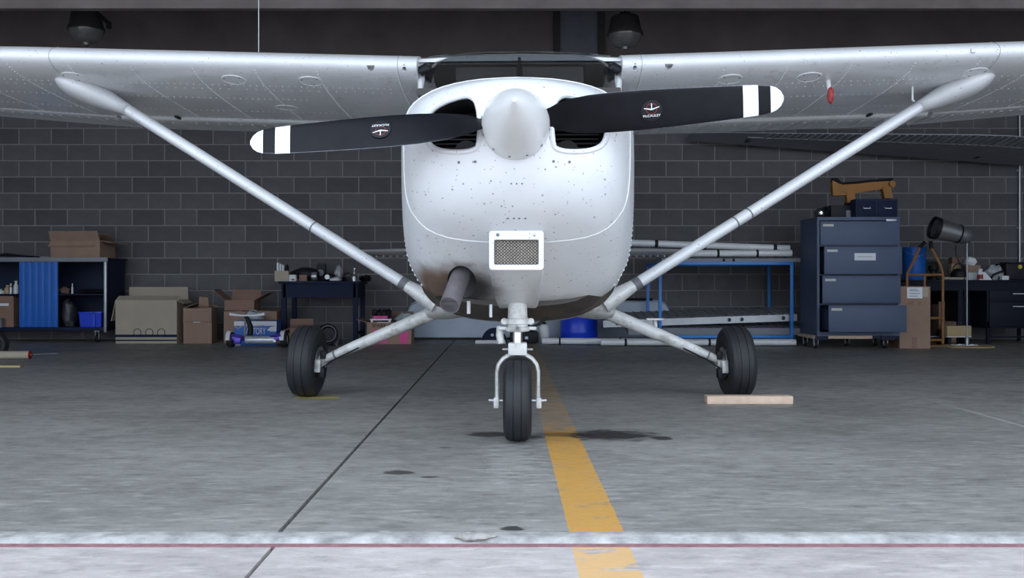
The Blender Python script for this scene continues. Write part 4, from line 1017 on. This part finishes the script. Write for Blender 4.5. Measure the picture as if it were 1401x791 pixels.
solo('strut_cradle', MB().b2(-.03, .03, -.06, .10, 0, .13, .004).b2(-.04, .04, -.07, .12, .0, .02), M_grey, 'small grey cradle holding the struts on the rack top', 'cradle', (gx(1000, DF+.2), DF+.28, 1.008))

# ---- filing cabinet on dolly
D = 10.15; xl, x2 = gx(1118, D), gx(1231, D); w_ = x2-xl
t = thing('dolly', 'wooden dolly on casters under the slate filing cabinet', 'dolly', (xl, D, 0))
MB().b2(-.04, w_*.66, -.02, .55, .105, .135, .003).build('deck_board', M_wood, t); MB().b2(w_*.66, w_+.0, 0, .55, .105, .135, .003).build('deck_board', M_cabd, t)
for x, y in ((-.0, .05), (.02, .48), (w_*.52, .40), (w_-.14, .04), (w_-.08, .48)): caster(t, x, y, .042, .106)
for x in (-.03, w_-.20): MB().b2(x, x+.14, -.025, .0, .09, .134, .004).build('corner_plate', M_cabd, t)
t = thing('filing_cabinet', 'slate blue four-drawer lateral filing cabinet with half-open bottom drawer', 'cabinet', (xl, D, .135))
H = gz(297, D)-.135; dp = .58
cb = MB(); cb.b2(0, .025, 0, dp, 0, H); cb.b2(w_-.025, w_, 0, dp, 0, H); cb.b2(.025, w_-.025, 0, dp, H-.035, H); cb.b2(.025, w_-.025, 0, dp, 0, .04); cb.b2(.025, w_-.025, dp-.02, dp, .04, H-.035)
for z in (.33, .635, .94): cb.b2(.025, w_-.025, .01, dp-.02, z*H/1.24-.006, z*H/1.24+.006)
body = cb.build('cabinet_body', M_cab, t, 0); MB().b2(-.004, w_+.004, -.004, .0, H-.035, H, .001).build('top_trim', M_cab, t)
MB().b2(-.004, .022, -.006, .0, 0, H).build('frame_edge', M_cab, t, 0)
zs = [.04, .335, .64, .945, 1.215]
for k in range(4):
    z0, z1 = zs[k]*H/1.25+.008, zs[k+1]*H/1.25-.010; out = (.17, .03, .06, .0)[k]; xo = (.05, .02, .035, 0)[k]*.6
    f = MB().b2(.028+xo, w_-.012+xo*.2, -.02-out, -.001-out, z0, z1, .004).build('drawer', M_cab, t)
    MB().b2(.05+xo, w_-.045, -.001-out, dp-.05-out, z0+.02, z1-.04).build('drawer_box', M_cab, f, 0)
    MB().b2(.028+xo, w_-.012+xo*.2, -.024-out, -.018-out, z1-.020, z1-.012, .001).build('pull_lip', M_cab, f)
    MB().b2(.055+xo, .165+xo, -.0235-out, -.019-out, z1-.055, z1-.030).build('label_holder', M_label, f, 0)
    if k == 2:
        MB().b2(.36, .58, -.0235-out, -.019-out, (z0+z1)/2-.0, (z0+z1)/2+.075).build('paper_label', M_paper, f, 0)
        MB().b2(.39, .55, -.0242-out, -.0234-out, (z0+z1)/2+.035, (z0+z1)/2+.040).build('written_line', M_grey, f, 0)
    if k == 3: MB().b2(w_-.15, w_-.04, -.0245-out, -.019-out, z1+.0, z1+.022, .002).build('handle', M_galv, f)
TZ = .135+H
t = thing('card_file', 'small dark two-drawer card file on top of the filing cabinet', 'cabinet', (gx(1200, D+.05), D+.06, TZ))
cw = 57/F*(D+.05); ch_ = gz(272, D+.05)-TZ
MB().b2(-cw/2, cw/2, 0, .36, 0, ch_, .004).build('file_body', M_cabd, t)
for s in (-1, 1):
    f = MB().b2(s*cw/4-cw/4+.012, s*cw/4+cw/4-.012, -.008, 0, .02, ch_-.02, .003).build('drawer', M_navy, t)
    MB().tube([(s*cw/4-.035, -.010, ch_*.55), (s*cw/4-.035, -.028, ch_*.48), (s*cw/4+.035, -.028, ch_*.48), (s*cw/4+.035, -.010, ch_*.55)], .005, 6).build('handle', M_nick, f)
t = thing('black_case', 'black case with a grey latch beside the small card file', 'case', (gx(1155, D+.2), D+.20, TZ)); MB().b2(-.14, .07, 0, .3, 0, .14, .01).build('case_body', M_blk, t); MB().b2(.02, .068, -.006, .0, .01, .085, .002).build('latch', M_grey, t)
# yellow engine stand on the card file
t = thing('yellow_stand', 'old yellow steel beam bracket with black edge lying across the card file', 'bracket', (gx(1180, D+.25), D+.27, TZ)); u = (D+.25)/F
zb_ = lambda py: gz(py, D+.25)-TZ; xb_ = lambda px: gx(px, D+.25)-gx(1180, D+.25)
poly = [(1139, 268), (1138, 247), (1146, 251), (1152, 253), (1170, 252), (1195, 249), (1222, 248), (1223, 257), (1205, 259), (1180, 263), (1160, 267)]
MB().prism([(xb_(a), zb_(b)) for a, b in poly], -.04, .04).build('beam', M_yel, t, 0)
edge = [(1138, 246), (1146, 246), (1152, 252), (1170, 251), (1195, 248), (1222, 246)]
MB().tube([(xb_(a), 0, zb_(b)) for a, b in edge], .022, 8).build('black_edge', M_blk, t)
MB().prism([(xb_(a), zb_(b)) for a, b in ((1157, 264), (1168, 264), (1169, 275), (1158, 278))], -.05, .03).build('foot', M_yel, t, 0)
MB().prism([(xb_(a), zb_(b)) for a, b in ((1206, 256), (1218, 256), (1219, 271.5), (1209, 271.5))], -.05, .03).build('foot', M_yel, t, 0)
MB().lathe([(.001, 0), (.034, 0), (.034, .03), (.001, .03)], 16, 'Y', (xb_(1219), -.07, zb_(252))).build('end_boss', M_yel, t)
for a, b in ((1155, 262), (1203, 255)): MB().lathe([(.001, 0), (.015, 0), (.012, .01), (.001, .01)], 10, 'Y', (xb_(a), -.05, zb_(b))).build('bolt', M_orange, t)
t = thing('desk_lamp', 'small black clamp lamp with chrome bulb on the filing cabinet corner', 'lamp', (gx(1121, D+.1), D+.10, TZ)); MB().lathe([(0, 0), (.04, 0), (.04, .01), (.01, .015), (0, .015)], 16).build('base', M_blk, t)
MB().lathe([(.001, -.03), (.03, -.02), (.034, 0), (.03, .02), (.001, .036)], 18, 'Z', (-.0, -.05, .045)).build('bulb', M_chrome, t); MB().lathe([(.02, .0), (.05, .01), (.04, .07), (.001, .08)], 16, 'Y', (0, -.03, .05)).build('shade', M_blk, t); MB().tube([(.03, 0, .02), (.09, 0, .06), (.1, 0, .11), (.06, 0, .12)], .009, 6).build('arm', M_blk, t)

# ---- tall carton, hand truck, floor lamp, desk
D = 10.15; t = thing('cardboard_box', 'tall narrow brown carton with white shipping label beside the cabinet', 'box', (gx(1252, D)+.02, D+.15, 0), -.10)
carton(t, .31, .26, .645, M_card, {'f': -89, 'b': -89, 'l': -88, 'r': -88}, .13)
for a, b, c_, d_, m, n in ((-.08, .075, .525, .64, M_paper, 'shipping_label'), (.078, .135, .54, .64, M_cardl, 'second_label'), (-.03, .02, 0, .12, M_cardd, 'tape'), (-.07, -.02, .455, .49, M_cardd, 'tape'), (.03, .06, .455, .49, M_cardd, 'tape')):
    MB().b2(a, b, -.1325, -.13, c_, d_).build(n, m, t, 0)
for z, x in ((.615, .02), (.60, .04), (.572, .05), (.545, .03)): MB().b2(-.055, x, -.1333, -.1324, z, z+.007).build('label_print', M_grey, t, 0)
D = 10.64; x0 = gx(1267, D); t = thing('hand_truck', 'rusty orange hand truck with black grips behind the tall carton', 'hand truck', (x0, D, 0)); k = D/F
X = lambda px: gx(px, D)-x0; Z = lambda py: gz(py, D)
MB().tube([(X(1242), .02, .02), (X(1242), .02, Z(375)), (X(1246), .03, Z(368)), (X(1262), .06, Z(338))], .016, 8).build('side_rail', M_orange, t)
MB().tube([(X(1291), .02, .02), (X(1291), .02, Z(375)), (X(1288), .03, Z(362)), (X(1277), .06, Z(338))], .016, 8).build('side_rail', M_orange, t)
MB().tube([(X(1261), .06, Z(339)), (X(1269), .07, Z(331))], .021, 8).build('grip', M_blk, t); MB().tube([(X(1277.5), .06, Z(340)), (X(1277), .07, Z(330))], .021, 8).build('grip', M_blk, t)
for z in (Z(376), .30, .06): MB().tube([(X(1242), .02, z), (X(1291), .02, z)], .014, 8).build('cross_bar', M_orange, t)
MB().tube([(X(1266), .02, .06), (X(1266), .02, Z(376))], .013, 8).build('center_rail', M_orange, t)
MB().b2(X(1240), X(1293), -.16, .03, .0, .012).build('toe_plate', M_orange, t, 0)
for s in (1240, 1292): MB().lathe(tire(.09, .05, .045), 26, 'X', (X(s), .12, .09), (False, False)).build('wheel', M_rubber, t, 30)
MB().tube([(X(1238), .12, .09), (X(1294), .12, .09)], .01, 8).build('axle', M_steel, t)
t = thing('small_carton', 'long tan carton lying between the hand truck and the floor lamp', 'box', (gx(1307, 10.75), 10.75, 0), .1); MB().b2(-.14, .14, -.08, .08, .10, .215, .003).build('carton_body', M_tan, t); MB().b2(-.14, .14, -.082, .082, .09, .10).build('carton_base', M_whitep, t, 0)
for s in (-1, 1): MB().b2(s*.10-.02, s*.10+.02, -.06, .06, 0, .09).build('carton_foot', M_blk, t, 0)
t = thing('wooden_crate', 'dark brown wooden crate under the black desk', 'crate', (gx(1297, 11.3), 11.35, 0)); MB().b2(-.13, .13, -.1, .1, .0, .44, .004).build('crate_body', M_cardd, t)
for z in (.10, .25, .40): MB().b2(-.135, .135, -.106, -.099, z, z+.07, .002).build('slat', M_cardd, t)
solo('white_cable', MB().tube([(.13*math.cos(a*.35)*(1+.1*math.sin(a)), .08*math.sin(a*.35)-.0, .012+.004*(a % 3)) for a in range(36)], .008, 6), M_whitep, 'coiled white cable on the floor beside the floor lamp', 'cable', (gx(1311, 10.6), 10.44, 0))
D = 10.45; t = thing('floor_lamp', 'floor lamp with dark metal spotlight head on a slim pole', 'lamp', at(1323, D))
MB().lathe([(0, 0), (.265, 0), (.27, .006), (.265, .014), (.05, .018), (0, .018)], 40).build('base', M_tan, t)
MB().lathe([(.02, .016), (.02, .10), (.012, .11), (.012, .115)], 14).build('pole_socket', M_galv, t)
MB().tube([(0, 0, .10), (0, 0, gz(322, D))], .0075, 10).build('pole', M_galv, t)
hz = gz(323, D); ax = Vector((-1, -.04, .25)).normalized(); Rm = ax.to_track_quat('Z', 'Y').to_matrix().to_4x4()
MB().lathe([(.02, -.03), (.07, -.03), (.085, .0), (.092, .03), (.095, .10), (.115, .33), (.118, .33)], 32, 'Z', (-.01, 0, hz), (True, False), 0, Rm).build('head_shell', M_steel, t)
MB().lathe([(.108, .325), (.122, .325), (.122, .375), (.108, .375)], 32, 'Z', (-.01, 0, hz), (False, False), 0, Rm).build('front_rim', M_blk, t)
MB().lathe([(.001, .33), (.11, .33)], 28, 'Z', (-.01, 0, hz), (False, False), 0, Rm).build('lens', M_lens, t)
MB().lathe([(.096, .08), (.103, .08), (.103, .095), (.097, .095)], 28, 'Z', (-.01, 0, hz), (False, False), 0, Rm).build('band', M_blk, t)
MB().box((0, .02, hz-.01), (.07, .06, .12), 0, .01, 0, None).build('swivel_bracket', M_blk, t)
MB().tube([(-.12, 0, hz-.10), (-.11, .02, hz-.2), (-.05, .03, hz-.33), (-.02, .02, hz-.45), (-.012, 0, .3)], .005, 6).build('power_cord', M_blk, t)
D = 10.9; xl, x2 = gx(1240, D), 6.15; w_ = x2-xl; t = thing('black_desk', 'black steel office desk with a two-drawer pedestal and metal pulls', 'desk', (xl, D, 0))
MB().b2(0, w_, 0, .75, .695, .72, .004).build('desk_top', M_blkd, t); MB().b2(0, w_, .01, .02, .60, .695).build('front_rail', M_blkd, t, 0)
px0 = gx(1351, D)-xl
MB().b2(px0, w_-.01, .012, .72, .175, .695, .004).build('pedestal', M_blkd, t)
for z0, z1 in ((.48, .60), (.20, .465)):
    f = MB().b2(px0+.02, w_-.03, -.004, .012, z0, z1, .004).build('drawer', M_blkd, t)
    zc = gz(402 if z0 > .3 else 419.5, D); MB().tube([(.5*(px0+w_)-.03-.065, -.005, zc), (.5*(px0+w_)-.03-.05, -.022, zc), (.5*(px0+w_)-.03+.05, -.022, zc), (.5*(px0+w_)-.03+.065, -.005, zc)], .007, 6).build('handle', M_nick, f)
mx = gx(1318, D)-xl; MB().b2(mx, px0, .40, .42, .18, .66).build('modesty_panel', M_blkd, t, 0)
MB().b2(mx-.05, mx, .02, .7, .25, .695).build('knee_panel', M_blkd, t, 0)
for x in (px0+.02, w_-.05, .03, mx-.04):
    for y in (.03, .68): MB().b2(x-.018, x+.018, y-.018, y+.018, 0, .26 if x != .03 else .70, .003).build('leg', M_blkd, t)
MB().b2(px0, w_, .02, .04, .07, .09).build('foot_rail', M_blkd, t, 0)
DZ = .7205
def dk(px, off=.15): return (gx(px, D+off), D+off, DZ)
t = thing('blue_bucket', 'tall blue plastic bucket standing on the end of the black desk', 'bucket', (gx(1249, D+.25)+.015, D+.25, DZ)); MB().lathe([(0, 0), (.115, 0), (.118, .01), (.128, .36), (.133, .36), (.133, .375), (.122, .375), (.112, .02), (0, .02)], 30).build('bucket_body', M_bluec, t, 30)
MB().tube([(-.13, 0, .35), (-.1, -.09, .30), (0, -.135, .27), (.1, -.09, .30), (.13, 0, .35)], .004, 6).build('bail_handle', M_galv, t)
t = thing('black_vise', 'black bench vise with a crank handle on the black desk', 'vise', dk(1277, .3)); MB().lathe([(0, 0), (.07, 0), (.07, .02), (.04, .03), (.04, .10), (.06, .12), (.05, .17), (.001, .17)], 18).build('vise_body', M_blk, t); MB().box((-.03, 0, .19), (.16, .05, .05), .1, .008).build('jaw', M_blk, t); MB().tube([(-.09, 0, .19), (-.12, 0, .235), (-.06, -.01, .215)], .008, 6).build('crank', M_blk, t); MB().lathe([(.001, 0), (.05, 0), (.04, .03), (.001, .03)], 14, 'Y', (.05, -.10, .05)).build('round_case', M_blk, t)
t = thing('dark_kettle', 'dark round pot with a loop handle on the black desk', 'pot', dk(1312, .2)); MB().lathe([(0, 0), (.07, 0), (.09, .03), (.09, .08), (.06, .12), (.02, .13), (0, .13)], 20).build('pot_body', M_blk, t); MB().torus((0, 0, .115), .07, .007, 'Y', 18, 6, 0, 0, PI).build('loop_handle', M_blk, t)
t = thing('dark_red_box', 'dark red-brown box raised on a tan block on the black desk', 'box', dk(1306, .5)); MB().b2(-.06, .06, -.05, .05, 0, .19, .004).build('tan_block', M_tan, t); MB().b2(-.05, .06, -.05, .05, .19, .265, .004).build('red_box', M_cardd, t)
solo('rolled_paper', MB().tube([(-.14, 0, .02), (.0, .02, .016), (.16, .02, .016)], .015, 10), M_cardl, 'rolled pale paper lying along the black desk edge', 'paper', dk(1306, .06))
t = thing('white_carton', 'white carton on a cardboard box with a crushed white bag on top', 'box', dk(1329, .25)); MB().b2(-.06, .06, -.05, .06, 0, .085, .004).build('white_carton_body', M_paper, t); MB().b2(-.08, .09, -.04, .07, .085, .17, .004).build('cardboard_box_body', M_card, t); MB().blob((-.01, 0, .165), (.14, .12, .11), 77, .2).build('crushed_bag', M_paper, t)
t = thing('cleaner_bottle', 'small white bottle with a dark red label on the black desk', 'bottle', dk(1341, .06)); MB().lathe([(0, 0), (.028, 0), (.03, .01), (.03, .085), (.02, .10), (.02, .105), (.024, .105), (.024, .125), (0, .125)], 18).build('bottle_body', M_whitep, t); MB().lathe([(.0305, .01), (.0305, .06)], 18, 'Z', (0, 0, 0), (False, False)).build('red_label', M_red, t)
solo('white_funnel', MB().rings([[(-.05, -.04, 0), (.05, -.04, 0), (.05, .04, 0), (-.05, .04, 0)], [(-.05, -.02, .09), (-.02, -.02, .09), (-.02, .02, .09), (-.05, .02, .09)]]), M_whitep, 'slanted white plastic jug beside the red-labelled bottle', 'jug', dk(1349, .10), 0, None, 20)
solo('rag_heap', MB().blob((0, 0, 0), (.20, .16, .18), 81, .25), M_bag, 'heap of grey rags and plastic on the black desk', 'rags', dk(1361, .22))
t = thing('small_carton', 'tiny white carton at the desk front edge below the black machine', 'box', dk(1374, .05)); MB().b2(-.038, .038, -.03, .03, 0, .045, .002).build('carton_body', M_paper, t); MB().b2(-.01, .01, -.0305, .03, .0455, .047).build('lid_tab', M_paper, t, 0)
t = thing('black_machine', 'black case machine with a yellow knob on the black desk', 'machine', dk(1387, .3)); MB().b2(-.15, .2, -.12, .15, 0, .19, .02).build('machine_body', M_blk, t); MB().b2(-.10, .2, -.10, .13, .19, .205, .006).build('lid', M_blk, t); MB().lathe([(.001, 0), (.024, 0), (.02, .02), (.001, .02)], 14, 'Y', (.0, -.14, .15)).build('knob', M_yelp, t)
solo('machine_hose', MB().tube([(-.1, .0, .02), (-.06, .02, .06), (.0, .02, .085), (.06, .03, .10)], .012, 8), M_blk, 'short black hose leaning toward the black machine', 'hose', dk(1368, .07))
solo('yellow_block', MB().b2(-.045, .045, -.05, .05, 0, .10, .006), M_yel, 'small yellow block on the floor behind the filing cabinet drawer', 'block', at(1213, 10.75))
# ---- second airplane's wing on wall brackets
t = thing('spare_wing', 'dark grey spare wing carried on brackets high on the block wall', 'aircraft wing', (gx(947, 11.3), 11.35, 0))
P = []; n = 12; L_ = 4.05
for i in range(n+1):
    u = i/n; c = .34+.75*min(1, u*1.25) if u > 0 else .30
    x = u*L_; z = 2.415-.30*u; th = .10*(c/1.0)
    y1 = .42; y0 = y1-c
    P.append([(x, y0, z+.13*c), (x, y0+.3*c, z+.14*c), (x, y0+.65*c, z+.13*c), (x, y1-.03, z+.06*c), (x, y1, z+.02), (x, y1-.05, z-.015), (x, y0+.6*c, z+.02*c), (x, y0+.3*c, z+.07*c), (x, y0, z+.12*c)])
MB().rings(P).build('wing_skin', M('weathered_wing_skin', (.27, .275, .31), .5, .2, var=.12), t, 40)
rbm = MB(); k = .9
while k < L_-.05:
    u = k/L_; c = .34+.75*min(1, u*1.25); z = 2.415-.30*u; y0 = .42-c
    rbm.tube([(k, y0+.02, z+.115*c), (k-.03, y0+.3*c, z+.066*c)], .010, 6); k += .08
tag(rbm.build('corrugation', M_alu, t, 0), kind='stuff')
rbm = MB(); rbm.tube([(x_, P_[7][1], P_[7][2]-.004) for P_ in P[2:] for x_ in (P_[7][0],)], .008, 6); rbm.build('hinge_line', M_alu, t)
for x in (.7, 2.0, 3.4):
    u = x/L_; MB().b2(x-.02, x+.02, .10, .545, 2.415-.30*u+.0, 2.415-.30*u+.03).build('bracket', M_blk, t, 0)
# ---- wheel chock and mortar lump
ck = solo('wood_chock', MB().box((0, 0, .022), (.485, .085, .044), .0, .003), M_wood, 'rough pine batten lying as a chock in front of the right main wheel', 'chock', (gx(1027, 5.48), 5.53, 0), .0)
solo('mortar_lump', MB().blob((0, 0, 0), (.105, .06, .022), 91, .16, 18, 8), M_lump, 'flattened lump of broken mortar on the door threshold', 'rubble', (gx(649, 2.585), 2.60, -.004))
